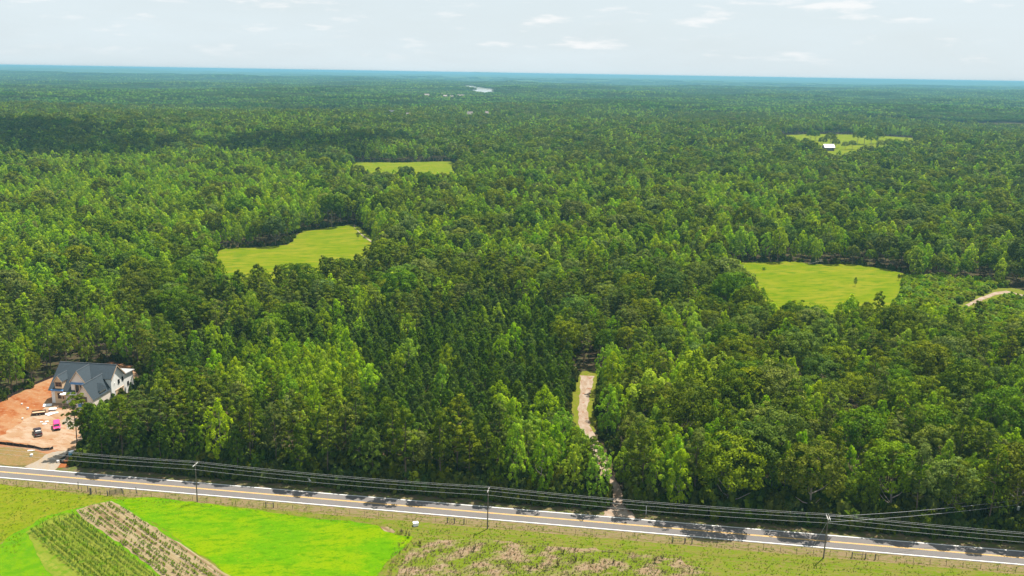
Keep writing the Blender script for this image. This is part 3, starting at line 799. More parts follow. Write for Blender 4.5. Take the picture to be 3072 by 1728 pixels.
for lst, base in ((mid, 0), (far, 3)):
    xs = np.array([t[1] for t in lst]); ys = np.array([t[2] for t in lst]); zs = terrain(xs, ys)
    for (ki, x, y, z), zz in zip(lst, zs):
        sxy, s = tree_scale(ki, z, tr)
        if base == 3: sxy *= 1.15; 
        groups[ki].append((x, y, zz, sxy, s * tr.uniform(.95, 1.12), tr.uniform(0, 6.28), base + int(tr.integers(3))))
WN = {0: 'pine_wood', 1: 'tall_pine_wood', 2: 'oak_wood', 3: 'poplar_wood'}
for ki in range(4):
    forest(WN[ki], groups[ki], PR[ki], {0: 'mass of young dark pines deeper in the woods', 1: 'mass of olive tall pines mixed through the woods', 2: 'mass of dark domed oaks mixed through the woods', 3: 'mass of bright yellow-green trees mixed through the woods'}[ki], 'woods')
# very far: patches of woodland, 60 m across
PMIX = [(.25, .01, .74), (.52, .06, .42), (.60, .12, .28), (.58, .20, .22), (.48, .32, .20)]      # oak, bright, pine: from dark to bright
def patch_mesh(i):
    r = np.random.default_rng(500 + i); V = []; Fc = []; T = []; MI = []; nv = 0
    gx, gy = np.meshgrid(np.arange(-30, 31, 7.0), np.arange(-30, 31, 7.0)); gx = gx.ravel() + r.uniform(-3, 3, gx.size); gy = gy.ravel() + r.uniform(-3, 3, gy.size)
    for x, y in zip(gx, gy):
        n = 60; ki = r.choice(3, p=PMIX[i]); Rr = (5.2, 4.0, 4.4)[ki]; hh = r.uniform(.8, 1.2)
        d = sphere_dirs(n, r); d[:, 2] = np.abs(d[:, 2]) * 1.15 - .15; d = unit(d)
        c = np.stack([x + d[:, 0] * Rr, y + d[:, 1] * Rr, 9 * hh + d[:, 2] * (5.5, 6.5, 6)[ki] * hh], 1) + r.normal(0, .4, (n, 3))
        v, f = leaves(c, unit(d + r.normal(size=(n, 3)) * .25), r.uniform(1.6, 2.8, n), 1.2, r)
        V.append(v); Fc.append(f + nv); nv += len(v); T.append(np.clip(r.normal(.07, .12) + r.normal(0, .04, n), 0, 1)); MI.append(np.full(n, ki))
    me = mesh_np('woodland_patch', np.concatenate(V), np.concatenate(Fc), L_OAK, [('tone', 'FACE', np.concatenate(T))])
    me.materials.append(L_POP); me.materials.append(L_TALL)
    me.polygons.foreach_set('material_index', np.concatenate(MI).astype(np.int32)); me.update()
    return me
def far_woods():
    r = np.random.default_rng(9); it = []
    d = 2560.0
    while d < 16000:
        s = 54 * (1 + max(0, (d - 2600)) / 9000)
        n = int(2 * d * math.sin(R(34)) / s)
        xs = np.linspace(-1, 1, n) * d * math.tan(R(33)) + r.uniform(-.3, .3, n) * s
        ys = d + r.uniform(-.4, .4, n) * s
        k = ~wood_mask(xs, ys) & (r.uniform(size=n) > sstep(8500, 15500, d) * .93)      # thinning out into the canopy sheet behind
        # keep patches from hanging over the lake
        for a in (-30, 30): k &= ~inpoly(LAKE, xs, ys + a)
        xs, ys = xs[k], ys[k]; zs = terrain(xs, ys)
        for x, y, z in zip(xs, ys, zs): it.append((x, y, z - 1, s / 54, r.uniform(.85, 1.2) * (1 + .25 * smooth_noise(x, y, 900, 31)), r.uniform(0, 6.28), int(np.clip(2 + 1.3 * smooth_noise(x * .6, y, 800, 41) + .7 * smooth_noise(x, y, 230, 42) + r.normal(0, .5), 0, 4.99))))
        d += s * .92
    print('patches', len(it))
    forest('distant_woods', it, [patch_mesh(i) for i in range(5)], 'endless far woods fading into blue haze towards the horizon', 'woods')
far_woods()
def horizon_woods():
    # beyond the patches the canopy is one rough sheet on the hills
    rs = np.geomspace(8200, 58000, 90); an = np.linspace(-R(40), R(40), 500)
    rr, aa = np.meshgrid(rs, an, indexing='ij'); x = rr * np.sin(aa); y = rr * np.cos(aa)
    z = terrain(x, y) + sstep(8200, 11000, rr) * (10 + np.random.default_rng(3).uniform(-5, 5, x.shape)) - 2
    i = np.arange(89)[:, None] * 500 + np.arange(499)[None]
    f = np.stack([i, i + 500, i + 501, i + 1], -1).reshape(-1, 4)[:, ::-1]
    m = ground_mat('far_canopy', [(.050, .080, .012), ((.085, .115, .014), .012, (1, 1, 1), 0, .5, .1), ((.032, .058, .010), .004, (1, 1, 1), 0, .55, .1), ((.035, .065, .012), .0012, (1, 1, 1), 0, .55, .1)], 0)
    o = link('horizon_woods', mesh_np('horizon_woods', np.stack([x.ravel(), y.ravel(), z.ravel()], 1), f, m)); tag(o, 'blue line of wooded hills along the horizon', 'woods', None, 'stuff')
horizon_woods()

# ------------------------------------------------------------------ the house being built
WHITE = mat('house_wrap_white', (.80, .78, .75), .8, .06, .8)
PINKW = mat('primed_siding', (.76, .66, .58), .8, .06, .8)
TAN = mat('bare_sheathing', (.66, .47, .29), .85, .10, 1.2)
TRIM = mat('raw_timber_trim', (.52, .36, .24), .8, .1, 2)
SHING = mat('slate_grey_shingles', (.034, .047, .058), .85, .22, 2.5, bump=.3)
SHING2 = mat('grey_membrane', (.30, .30, .30), .8, .1, 1)
GLASS = mat('dark_window_glass', (.02, .022, .025), .08, spec=.6)
WFRAME = mat('brown_window_frame', (.20, .09, .05), .6)
BFRAME = mat('black_window_frame', (.015, .015, .017), .5)
BLUE = mat('blue_membrane', (.09, .22, .46), .6, .1, 1)
SHEETW = mat('white_roof_sheet', (.75, .74, .74), .5, .05, 1)
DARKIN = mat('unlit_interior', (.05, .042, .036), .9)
def house():
    o0 = at(186, 1085, 12)
    o = empty('new_house', (o0.x, o0.y, 0), R(-6.6), 'white two-storey house under construction with dark grey gabled roof', 'house')
    P = lambda mb, n, m, par=o, bv=0: mb.build(n, m, par, bv)
    tn = .935
    # main body: lower left wing in front, tall block behind, gable ends
    P(MB().prism([(-7.25, -.9), (4.25, -.9), (4.25, 7.9), (0, 11.85), (-7.25, 5.1)], 'x', 0, 8.8), 'wall', WHITE)
    P(MB().prism([(-3.45, -.9), (4.25, -.9), (4.25, 7.9), (0, 11.85), (-3.45, 8.6)], 'x', 8.8, 19), 'wall', WHITE)
    P(MB().box(11, 19.05, 4.2, 10.2, -.9, 6.9), 'wall', WHITE)
    m = MB()
    m.slab([(-.7, -7.9, 12 - 7.9 * tn), (8.9, -7.9, 12 - 7.9 * tn), (8.9, .05, 12.05), (-.7, .05, 12.05)], .25)
    m.slab([(8.9, -4.0, 12 - 4.0 * tn - .02), (19.55, -4.0, 12 - 4.0 * tn - .02), (19.55, .05, 12.03), (8.9, .05, 12.03)], .25)
    m.slab([(-.7, -.05, 12.03), (19.55, -.05, 12.03), (19.55, 4.75, 12 - 4.75 * tn), (-.7, 4.75, 12 - 4.75 * tn)], .25)
    rf = P(m, 'roof', SHING)
    c = MB()
    c.box(-.7, 19.55, -.11, .11, 12.02, 12.1)
    P(c, 'ridge_cap', mat('ridge_cap', (.09, .10, .11), .8), rf)
    P(MB().slab([(10.6, 4.8, 7.35), (19.5, 4.8, 7.35), (19.5, 10.7, 6.95), (10.6, 10.7, 6.95)], .3), 'rear_roof', SHING2)
    # rake boards on the right-hand gable and the eaves
    m = MB()
    for a, b in (((-4.0, 12 - 4.0 * tn - .22), (0, 11.80)), ((0, 11.80), (4.75, 12 - 4.75 * tn - .22))):
        m.prism([a, b, (b[0], b[1] - .32), (a[0], a[1] - .32)], 'x', 19.56, 19.64)
    P(m, 'rake_board', TRIM)
    def gable(Xc, hw, yf, yb, zr, ze, zb, wm, ov=.35):
        sl = (zr - ze) / hw
        w_ = P(MB().prism([(Xc - hw + .25, zb), (Xc + hw - .25, zb), (Xc + hw - .25, ze + .1), (Xc, zr - .25), (Xc - hw + .25, ze + .1)], 'y', yf, yb), 'gable_wall', wm)
        m = MB(); y0 = yf - ov
        m.slab([(Xc - hw, y0, ze), (Xc + .02, y0, zr), (Xc + .02, yb, zr), (Xc - hw, yb, ze)], .2)
        m.slab([(Xc - .02, y0, zr), (Xc + hw, y0, ze), (Xc + hw, yb, ze), (Xc - .02, yb, zr)], .2)
        g = P(m, 'gable_roof', SHING)
        P(MB().box(Xc - .09, Xc + .09, y0, yb, zr, zr + .07), 'ridge_cap', MATS['ridge_cap'], g)
        m = MB()
        for s in (-1, 1):
            m.prism([(Xc, zr - .05), (Xc + s * hw, ze - .05), (Xc + s * hw, ze - .38), (Xc, zr - .40)], 'y', y0 - .09, y0 - .02)
        P(m, 'rake_board', TRIM, g)
        return w_
    gable(3.0, 1.55, -7.55, -1.9, 9.8, 7.75, 5.3, TAN)
    gable(9.9, 2.75, -7.5, -.3, 11.8, 8.0, 3.9, PINKW)
    gable(15.7, 3.25, -13.9, -2.4, 9.6, 4.5, -.9, PINKW)
    # hip-ended dormer on the right slope of the front gable
    m = MB(); m.slab([(15.9, -9.6, 6.3), (18.9, -9.6, 5.9), (18.2, -7.6, 8.1), (15.9, -7.6, 8.1)], .18)
    m.slab([(15.9, -7.6, 8.1), (18.2, -7.6, 8.1), (18.9, -5.6, 5.9), (15.9, -5.6, 6.3)], .18)
    m.slab([(18.9, -9.6, 5.9), (18.9, -5.6, 5.9), (18.22, -7.59, 8.08), (18.2, -7.61, 8.08)], .18)
    P(m, 'dormer_roof', SHING)
    P(MB().box(16, 18.5, -9.3, -5.9, 3.5, 5.75), 'dormer_wall', PINKW)
    def window(kind, x, y, z, w_, h, fm, parent=o, panes=2):
        m = MB(); p = MB(); t = .09
        def bx(mb, a0, a1, b0, b1, d0, d1):
            if kind == 'front': mb.box(x + a0, x + a1, y - d1, y - d0, z + b0, z + b1)
            else: mb.box(x + d0, x + d1, y + a0, y + a1, z + b0, z + b1)
        bx(m, -w_ / 2, w_ / 2, -h / 2, -h / 2 + t, .02, .12); bx(m, -w_ / 2, w_ / 2, h / 2 - t, h / 2, .02, .12)
        ws = w_ / panes
        f = None
        for i in range(panes + 1):
            xx = -w_ / 2 + i * ws; xx = min(max(xx, -w_ / 2 + t / 2), w_ / 2 - t / 2)
            bx(m, xx - t / 2, xx + t / 2, -h / 2 + t, h / 2 - t, .02, .12)
        bx(m, -w_ / 2 + t, w_ / 2 - t, -.035, .035, .025, .10)
        f = P(m, 'window', fm, parent)
        for i in range(panes):
            q = MB(); bx(q, -w_ / 2 + i * ws + t / 2, -w_ / 2 + (i + 1) * ws - t / 2, -h / 2 + t, h / 2 - t, .01, .05)
            P(q, 'pane', GLASS if panes < 3 else GLASS, f)
        return f
    # tan front of the left wing with its window, blue membrane strip over it
    P(MB().box(1.3, 5.0, -7.42, -7.24, -.6, 4.6), 'sheathing', TAN)
    window('front', 3.35, -7.42, 2.7, 2.1, 1.9, WFRAME)
    window('front', 3.05, -7.55, 6.75, 2.2, 1.5, WFRAME)
    window('front', 15.6, -13.9, 4.6, 2.3, 1.7, WFRAME)
    P(MB().box(.4, 4.6, -8.15, -7.26, 4.55, 4.95), 'canopy_strip', BLUE)
    P(MB().box(7.5, 12.3, -7.85, -7.5, 7.15, 7.75), 'header_strip', BLUE)
    P(MB().box(13.6, 17.6, -14.1, -13.9, 2.0, 3.1), 'header_strip', BLUE)
    # dark panel under the middle gable, the recess's shade put into its colour
    P(MB().box(9.0, 12.0, -7.58, -7.49, 4.3, 6.9), 'balcony_shade_panel', DARKIN)
    for xx in (8.9, 10.4, 12.05): P(MB().box(xx - .09, xx + .09, -7.75, -7.58, 4.0, 7.15), 'post', TAN)
    # porch with loose white roof sheets lying on its framing
    P(MB().box(5.0, 11.8, -9.7, -7.6, 3.6, 3.75), 'porch_ceiling', TRIM)
    for xx, yy in ((5.2, -9.5), (7.4, -9.5), (9.6, -9.5), (11.6, -9.5)): P(MB().box(xx - .1, xx + .1, yy - .1, yy + .1, -.9, 3.6), 'post', TAN)
    rr = random.Random(3)
    for i in range(13):
        x, y = 4.6 + (i % 5) * 1.5 + rr.uniform(-.3, .3), -9.7 + (i // 5) * .95 + rr.uniform(-.2, .2); z = 3.95 + rr.uniform(0, .3); a, b = rr.uniform(.8, 1.5), rr.uniform(.5, .9)
        P(MB().slab([(x, y, z + rr.uniform(-.08, .1)), (x + a, y + rr.uniform(-.3, .3), z), (x + a, y + b, z + .1), (x, y + b, z + rr.uniform(0, .2))], .05), 'roof_sheet', SHEETW)
    # openings in the right-hand gable end
    for y, z in ((1.1, 5.75), (3.55, 5.95)): window('side', 19, y, z, 1.05, 1.5, BFRAME, panes=1)
    window('side', 19.05, 6.6, 3.2, 1.0, 1.5, BFRAME, panes=1)
    P(MB().box(19.0, 19.06, -1.2, 3.9, -.6, 3.1), 'garage_opening', TAN)
    P(MB().box(19.02, 19.14, -1.4, 4.1, 3.1, 3.35), 'garage_header', TRIM)
    window('side', 19.06, 2.6, 1.9, .9, 1.6, BFRAME, panes=1)
    for y, z in ((-1.5, 5.8), (2.6, 7.2), (9.0, 5.9)): P(MB().box(19.03, 19.25, y - .12, y + .12, z, z + .3), 'wall_lamp', SHEETW)
house()

# ------------------------------------------------------------------ vehicles and site clutter
TYRE = mat('black_rubber', (.018, .018, .018), .9); RIM = mat('grey_rim', (.35, .35, .36), .4, metal=.7)
def wheel(o, x, y, r=.40, w_=.27):
    m = MB(); n = 16
    m.prism([(y + r * math.cos(2 * math.pi * i / n), r + r * math.sin(2 * math.pi * i / n)) for i in range(n)], 'x', x - w_ / 2, x + w_ / 2)
    k = m.build('wheel', TYRE, o)
    s = 1 if x > 0 else -1; a, b = sorted((x + s * w_ / 2, x + s * (w_ / 2 + .02)))
    MB().prism([(y + r * .6 * math.cos(2 * math.pi * i / n), r + r * .6 * math.sin(2 * math.pi * i / n)) for i in range(n)], 'x', a, b).build('rim', RIM, k)
def taper(prof_lo, prof_hi):
    """A box between a lower and an upper rectangle: (x half, y0, y1, z)."""
    a, b = prof_lo, prof_hi
    m = MB()
    vs = [(-a[0], a[1], a[3]), (a[0], a[1], a[3]), (a[0], a[2], a[3]), (-a[0], a[2], a[3]), (-b[0], b[1], b[3]), (b[0], b[1], b[3]), (b[0], b[2], b[3]), (-b[0], b[2], b[3])]
    return m.add(vs, [(3, 2, 1, 0), (4, 5, 6, 7), (0, 1, 5, 4), (1, 2, 6, 5), (2, 3, 7, 6), (3, 0, 4, 7)])
def pickup():
    p = at(114, 1302)
    body = mat('black_maroon_paint', (.030, .010, .012), .3, spec=.6)
    o = empty('pickup_truck', p, R(34), 'black pickup truck with a pale load, parked on the red clay lot', 'pickup truck')
    m = MB()                                     # front towards +Y
    m.prism([(-2.85, .55), (2.75, .5), (2.9, .75), (2.85, 1.05), (1.35, 1.2), (1.2, 1.22), (-2.85, 1.2)], 'x', -.98, .98)
    b = m.build('body', body, o, .06)
    taper((.93, -.85, 1.45, 1.2), (.74, -.55, .75, 1.88)).build('cab', body, o, .06)
    taper((.80, .96, 1.42, 1.26), (.70, .76, .86, 1.80)).build('windscreen', GLASS, o)
    taper((.78, -.88, -.7, 1.27), (.68, -.62, -.5, 1.80)).build('rear_window', GLASS, o)
    for s in (-1, 1):
        MB().prism([(-.6, 1.27), (1.1, 1.27), (.65, 1.76), (-.45, 1.76)], 'x', min(s * .80, s * .93), max(s * .80, s * .93)).build('side_window', GLASS, o)
        MB().box(min(s * .98, s * 1.2), max(s * .98, s * 1.2), 1.0, 1.15, 1.22, 1.42).build('mirror', body, o, .03)
        MB().box(min(s * .72, s * .95), max(s * .72, s * .95), -2.90, -2.84, .82, 1.12).build('tail_light', mat('red_lens', (.45, .02, .02), .3), o)
        for y in (-1.85, 1.85): wheel(o, s * .86, y)
    MB().box(-.82, .82, -2.72, -.95, 1.205, 1.215).build('bed_floor', mat('bed_liner', (.02, .02, .022), .8), o)
    MB().box(-.72, .72, -1.55, -1.05, 1.215, 1.58).build('tool_box', mat('pale_tool_box', (.72, .66, .62), .5), o, .03)
    MB().box(-.85, .85, -3.02, -2.86, .48, .66).build('rear_bumper', RIM, o, .03)
    MB().box(-.16, .16, -3.045, -3.022, .5, .64).build('number_plate', SHEETW, o)
def van():
    p = at(171, 1284)
    pink = mat('hot_pink_paint', (.80, .035, .20), .35, spec=.5)
    o = empty('pink_van', p, R(208), 'bright pink van with a long flat roof, facing the road beside the trees', 'van')
    MB().prism([(-2.6, .4), (2.65, .4), (2.7, .95), (1.75, 1.12), (1.7, 1.15), (-2.6, 1.15)], 'x', -.97, .97).build('body', pink, o, .06)
    taper((.94, -2.58, 1.75, 1.15), (.80, -2.45, .85, 1.92)).build('roof', pink, o, .07)
    taper((.84, .98, 1.76, 1.2), (.74, .86, .93, 1.84)).build('windscreen', GLASS, o)
    for s in (-1, 1):
        MB().prism([(-2.3, 1.22), (1.25, 1.22), (.75, 1.78), (-2.2, 1.78)], 'x', min(s * .84, s * .925), max(s * .84, s * .925)).build('side_window', GLASS, o)
        MB().box(min(s * .96, s * 1.16), max(s * .96, s * 1.16), 1.15, 1.3, 1.15, 1.35).build('mirror', pink, o, .03)
        MB().box(min(s * .55, s * .9), max(s * .55, s * .9), 2.62, 2.72, .7, .92).build('headlight', SHEETW, o)
        for y in (-1.65, 1.7): wheel(o, s * .86, y, .36, .24)
    MB().box(-.95, .95, 2.6, 2.78, .35, .66).build('front_bumper', TYRE, o, .04)
    MB().box(-.5, .5, 2.66, 2.74, .68, .9).build('grille', TYRE, o)
def trailer():
    p = at(117, 1243)
    o = empty('utility_trailer', p, R(-68), 'open flatbed trailer with dark sides, empty, left of the debris', 'trailer')
    MB().box(-1.1, 1.1, -1.9, 1.9, .55, .65).build('deck', mat('sandy_deck', (.48, .31, .19), .9, .1, 2), o)
    fr = mat('dark_brown_steel', (.05, .022, .02), .6)
    for a in ((-1.16, -1.1, -1.9, 1.9), (1.1, 1.16, -1.9, 1.9), (-1.16, 1.16, 1.9, 1.96), (-1.16, 1.16, -1.96, -1.9)): MB().box(*a, .45, 1.0).build('side_rail', fr, o)
    MB().tube([(-.7, 1.9, .5), (0, 3.2, .5)], .05).tube([(.7, 1.9, .5), (0, 3.2, .5)], .05).build('tow_bar', fr, o)
    for s in (-1, 1):
        for y in (-.45, .4): wheel(o, s * 1.3, y, .34, .2)
def toilet():
    p = at(216, 1375)
    o = empty('portable_toilet', p, R(-24), 'blue portable toilet with white roof beside the gravel driveway', 'portable toilet')
    bl = mat('teal_blue_plastic', (.02, .24, .40), .5); 
    MB().box(-.55, .55, -.55, .55, .12, 2.1).build('cabin', bl, o, .03)
    MB().box(-.6, .6, -.6, .6, 0, .12).build('base', mat('grey_plastic', (.2, .2, .2), .7), o)
    MB().prism([(-.58, 2.1), (.58, 2.1), (.45, 2.25), (0, 2.34), (-.45, 2.25)], 'y', -.58, .58).build('roof', SHEETW, o, .02)
    d = MB().box(-.36, .36, -.59, -.55, .2, 1.95).build('door', mat('deep_blue_plastic', (.015, .16, .30), .5), o)
    MB().box(.22, .30, -.615, -.59, 1.0, 1.12).build('handle', SHEETW, d)
    MB().tube([(.4, .4, 2.15), (.4, .4, 2.6)], .05).build('vent_pipe', SHEETW, o)
pickup(); van(); trailer(); toilet()
SILT = mat('black_silt_fabric', (.022, .016, .015), .9, .3, 3)
STAKE = mat('wooden_stake', (.22, .14, .08), .9)
def silt_fence(pts, h, label):
    P = [at(*p) for p in pts]; o = empty('silt_fence', P[0], 0, label, 'silt fence', 'silt fences round the building lot')
    base = P[0]; m = MB(); acc = 0; rr = random.Random(len(pts)); st = []
    for a, b in zip(P, P[1:]):
        n = max(1, int((b - a).length / 1.8))
        for i in range(n):
            p, q = a.lerp(b, i / n) - base, a.lerp(b, (i + 1) / n) - base
            h0, h1 = h * rr.uniform(.8, 1.05), h * rr.uniform(.8, 1.05)
            t = (q - p).normalized(); s = Vector((-t.y, t.x, 0)) * .03
            m.add([p - s, q - s, q - s + Vector((0, 0, h1)), p - s + Vector((0, 0, h0)), p + s, q + s, q + s + Vector((0, 0, h1)), p + s + Vector((0, 0, h0))], [(0, 1, 2, 3), (5, 4, 7, 6), (3, 2, 6, 7), (1, 0, 4, 5), (0, 3, 7, 4), (2, 1, 5, 6)])
            st.append(p)
    m.build('fabric', SILT, o)
    sm = MB().box(-.04, .04, -.09, -.04, 0, h * 1.15).mesh('stake', STAKE)
    for p in st: link('stake', sm, o, p)
silt_fence([(-120, 1318), (0, 1332), (60, 1340), (105, 1345), (130, 1352), (150, 1351), (160, 1347)], .95, 'black silt fence along the road side of the red clay lot')
silt_fence([(-150, 1260), (0, 1208), (40, 1186), (80, 1165), (120, 1148), (165, 1130)], .95, 'black silt fence at the foot of the tall pines behind the lot')
silt_fence([(208, 1356), (196, 1374), (180, 1384), (178, 1388)], .85, 'short curved black silt fence beside the blue portable toilet')
silt_fence([(180, 1389), (196, 1391), (228, 1390), (236, 1376)], .8, 'sagging black silt fence below the blue portable toilet')
rr = random.Random(12)
def board(name, px, py, w_, d, h, rz, m, label, cat):
    p = at(px, py); mb = MB(); z = .04
    n = 1 if h < .2 else 3
    o = empty(name, (p.x, p.y, .06), R(rz), label, cat) if n > 1 else None
    if n == 1:
        mb.slab([(-w_ / 2, -d / 2, z + h), (w_ / 2, -d / 2 * .9, z + h + .08), (w_ / 2 * .92, d / 2, z + h + .02), (-w_ / 2, d / 2, z + h + .1)], h)
        k = mb.build(name, m); k.location = (p.x, p.y, .06); k.rotation_euler = (0, 0, R(rz)); tag(k, label, cat)
    else:
        for i in range(n):
            q = MB(); x = rr.uniform(-.25, .25)
            q.box(-w_ / 2 + x, w_ / 2 + x, -d / 2, d / 2, i * h / n, (i + .85) * h / n); q.build('board', (m, TAN, SHEETW)[i % 3], o)
board('plywood_sheet', 143, 1217, 2.6, 2.4, .12, 20, SHEETW, 'large white sheet lying on the fill nearest the house corner', 'sheet')
board('lumber_pile', 158, 1231, 2.2, 1.4, .6, 10, mat('blue_grey_wrap', (.25, .30, .40), .6), 'small pile of grey wrapped boards right of the trailer', 'lumber pile')
board('wrap_sheet', 150, 1243, 2.4, 2.2, .1, 60, SHEETW, 'crumpled white sheet on the ground just right of the trailer', 'sheet')
board('wrap_sheet', 166, 1240, 1.8, 1.2, .1, 15, SHEETW, 'smaller white sheet at the edge of the trees by the trailer', 'sheet')
board('scrap_board', 134, 1273, 1.2, .8, .07, -15, SHEETW, 'white scrap board between the black pickup and the pink van', 'board')
board('scrap_board', 141, 1266, 1.0, .9, .07, 35, SHEETW, 'white scrap board left of the pink van roof', 'board')
board('scrap_board', 125, 1267, .8, .5, .07, 5, SHEETW, 'small white scrap left of the other white scraps by the van', 'board')
board('plank', 94, 1353, 1.9, .5, .07, 12, SHEETW, 'pale plank lying on the dry grass by the black silt fence', 'plank')
def bucket(px, py, r, h, m, label, cat, name):
    p = at(px, py); n = 12
    o = empty(name, (p.x, p.y, .05), 0, label, cat)
    MB().tube([(0, 0, 0), (0, 0, h)], r * .85, n, r).build('tub', m, o)
    MB().tube([(0, 0, h), (0, 0, h + .05)], r * 1.06, n).build('lid', m, o)
bucket(84, 1228, .32, .55, SHEETW, 'white bucket alone on the bare red clay slope', 'bucket', 'bucket')
bucket(68, 1258, .25, .4, SHEETW, 'small white bucket lower on the red clay slope', 'bucket', 'bucket')
bucket(66, 1214, .25, .4, SHEETW, 'small white bucket highest on the red clay slope', 'bucket', 'bucket')
bucket(228, 1266, .5, 1.0, TYRE, 'black drum half hidden by the pines right of the van', 'drum', 'drum')
bucket(95, 1369, .4, .55, SHEETW, 'white tub on the dry grass between fence and road', 'tub', 'tub')
bucket(175, 1388, .35, .6, SHEETW, 'white tub at the right edge of the gravel driveway mouth', 'tub', 'tub')
def field_box():
    p = at(1247, 1577)
    o = empty('white_box', (p.x, p.y, .03), R(18), 'white square box lying alone on the grass verge below the road', 'box')
    MB().box(-.62, .62, -.5, .5, 0, .8).build('tub', SHEETW, o, .05)
    MB().box(-.67, .67, -.55, .55, .8, .9).build('lid', SHEETW, o, .03)
field_box()
sheet('gravel_pad', px_poly((186, 1262), (205, 1250), (235, 1256), (238, 1280), (200, 1288)), .085, M_GRAVEL, .5)

# ------------------------------------------------------------------ power line
POLEW = mat('weathered_pole_wood', (.13, .105, .085), .9, .2, 2); ARM = mat('pale_crossarm_wood', (.50, .48, .45), .85); CERAM = mat('grey_porcelain', (.45, .45, .46), .3); STEEL = mat('galvanised_steel', (.55, .57, .58), .4, metal=.5)
WIREM = mat('aluminium_wire', (.42, .42, .43), .6, metal=.2)
POLES = [at(592, 1506), at(1462, 1587), at(2470, 1675)]
dP = (POLES[2] - POLES[0]) / 2
POLES = [POLES[0] - dP * .98 + Vector((0, 1.0, 0))] + POLES + [POLES[2] + dP]
ARMV = RNRM
def power_pole(p, label, double=False, lean=0.0):
    o = empty('power_pole', p, RA, label, 'power pole', 'power poles along the near side of the road')
    MB().tube([(0, 0, -.5), (lean * .5, 0, 5.5), (lean, 0, 11.0)], .17, 8, .11).build('pole', POLEW, o)
    for k in ((0,) if not double else (-.22, .22)):
        a = MB().box(lean + k - .07, lean + k + .07, -1.3, 1.3, 10.35, 10.52).build('crossarm', ARM, o)
        for y in (-1.15, .45, 1.15): MB().tube([(lean + k, y, 10.52), (lean + k, y, 10.78)], .05, 6, .035).build('insulator', CERAM, a)
    MB().tube([(lean, -.2, 9.2), (lean, -.35, 9.2)], .05, 6).build('insulator', CERAM, o)
    if double:
        MB().tube([(lean, 0, 9.6), (-3.0, 1.5, .1)], .025, 5).build('guy_wire', WIREM, o)
    return o
power_pole(POLES[1], 'slim power pole with one pale crossarm, left of the bright field', lean=.15)
power_pole(POLES[2], 'slim power pole standing near the middle of the road edge', lean=.15)
power_pole(POLES[3], 'power pole with a double crossarm, right of the dirt track', True, .15)
LP = at(3038, 1594)
def lamp_pole():
    o = empty('transformer_pole', LP, RA, 'far-side power pole carrying a pale round transformer at the right edge', 'power pole')
    MB().tube([(0, 0, -.5), (.3, 0, 8.8)], .16, 8, .11).build('pole', POLEW, o)
    MB().tube([(.3, -.4, 6.0), (.3, -.4, 7.0)], .32, 12).build('transformer', STEEL, o, .04)
    MB().box(.2, .4, -.5, .5, 8.3, 8.45).build('crossarm', POLEW, o)
lamp_pole()
def wire(label, y, z, sag=.6, r=.022, ends=None):
    m = MB(); pts = []
    P = ends or [p + Vector((.15, 0, 0)) + ARMV * y + Vector((0, 0, z)) for p in POLES]
    for a, b in zip(P, P[1:]):
        n = 24
        for i in range(n + (b is P[-1])):
            t = i / n; q = a.lerp(b, t); q.z -= sag * 4 * t * (1 - t); pts.append(q)
    m.tube(pts, r, 4); tag(m.build('power_line', WIREM), label, 'power line', 'wires of the roadside power line')
wire('highest and farthest wire of the roadside power line', 1.15, 10.8)
wire('wire close below the highest one on the power line', .45, 10.8, .62)
wire('middle wire on the near end of the pole crossarms', -1.15, 10.8, .6)
wire('lowest wire of the power line, under the crossarms', -.3, 9.2, .65)
q4 = POLES[3] + Vector((.15, 0, 0))
wire('upper branch wire from the double-arm pole to the transformer pole', 0, 0, .5, .03, [q4 + Vector((0, 0, 10.7)), LP + Vector((.3, 0, 8.5))])
wire('lower branch wire from the double-arm pole to the transformer pole', 0, 0, .5, .03, [q4 + Vector((0, 0, 9.3)), LP + Vector((.3, 0, 7.3))])

# ------------------------------------------------------------------ roadside fence, gate, marker posts
TPOST = mat('rusty_fence_post', (.11, .085, .07), .9); GREYW = mat('grey_fence_wood', (.13, .115, .10), .95, .25, 3)
def fence():
    y0 = lambda px: None
    t = -RW - 3.5
    o = empty('wire_fence', rp(0, t, 0), 0, 'long wire fence on thin posts along the near edge of the road', 'fence')
    base = rp(0, t, 0); pm = MB().box(-.035, .035, -.035, .035, -.3, 1.25).mesh('post', TPOST)
    wm = mat('fence_wire', (.22, .20, .18), .6)
    s = -150.0
    while s < 132:
        link('post', pm, o, rp(s, t, 0) - base); s += 3.75 + random.uniform(-.25, .25)
    for z in (.25, .6, .95, 1.2):
        MB().tube([rp(-152, t, z) - base, rp(134, t, z) - base], .012, 4).build('wire', wm, o)
    # braced wooden sections
    for pxs in ((828, 850), (1363, 1384, 1412), (2023, 2058, 2079), (2544, 2583, 2611)):
        ss = []
        for px in pxs:
            q = at(px, 1500 + (px - 850) * .078); k = (q.x) / RDIR.x; ss.append(k)
        for k in ss: MB().tube([rp(k, t - .15, -.3) - base, rp(k, t - .15, 1.55) - base], .13, 8).build('brace_post', GREYW, o)
        MB().tube([rp(ss[0], t - .15, 1.15) - base, rp(ss[1], t - .15, 1.15) - base], .055, 6).build('brace_rail', GREYW, o)
fence()
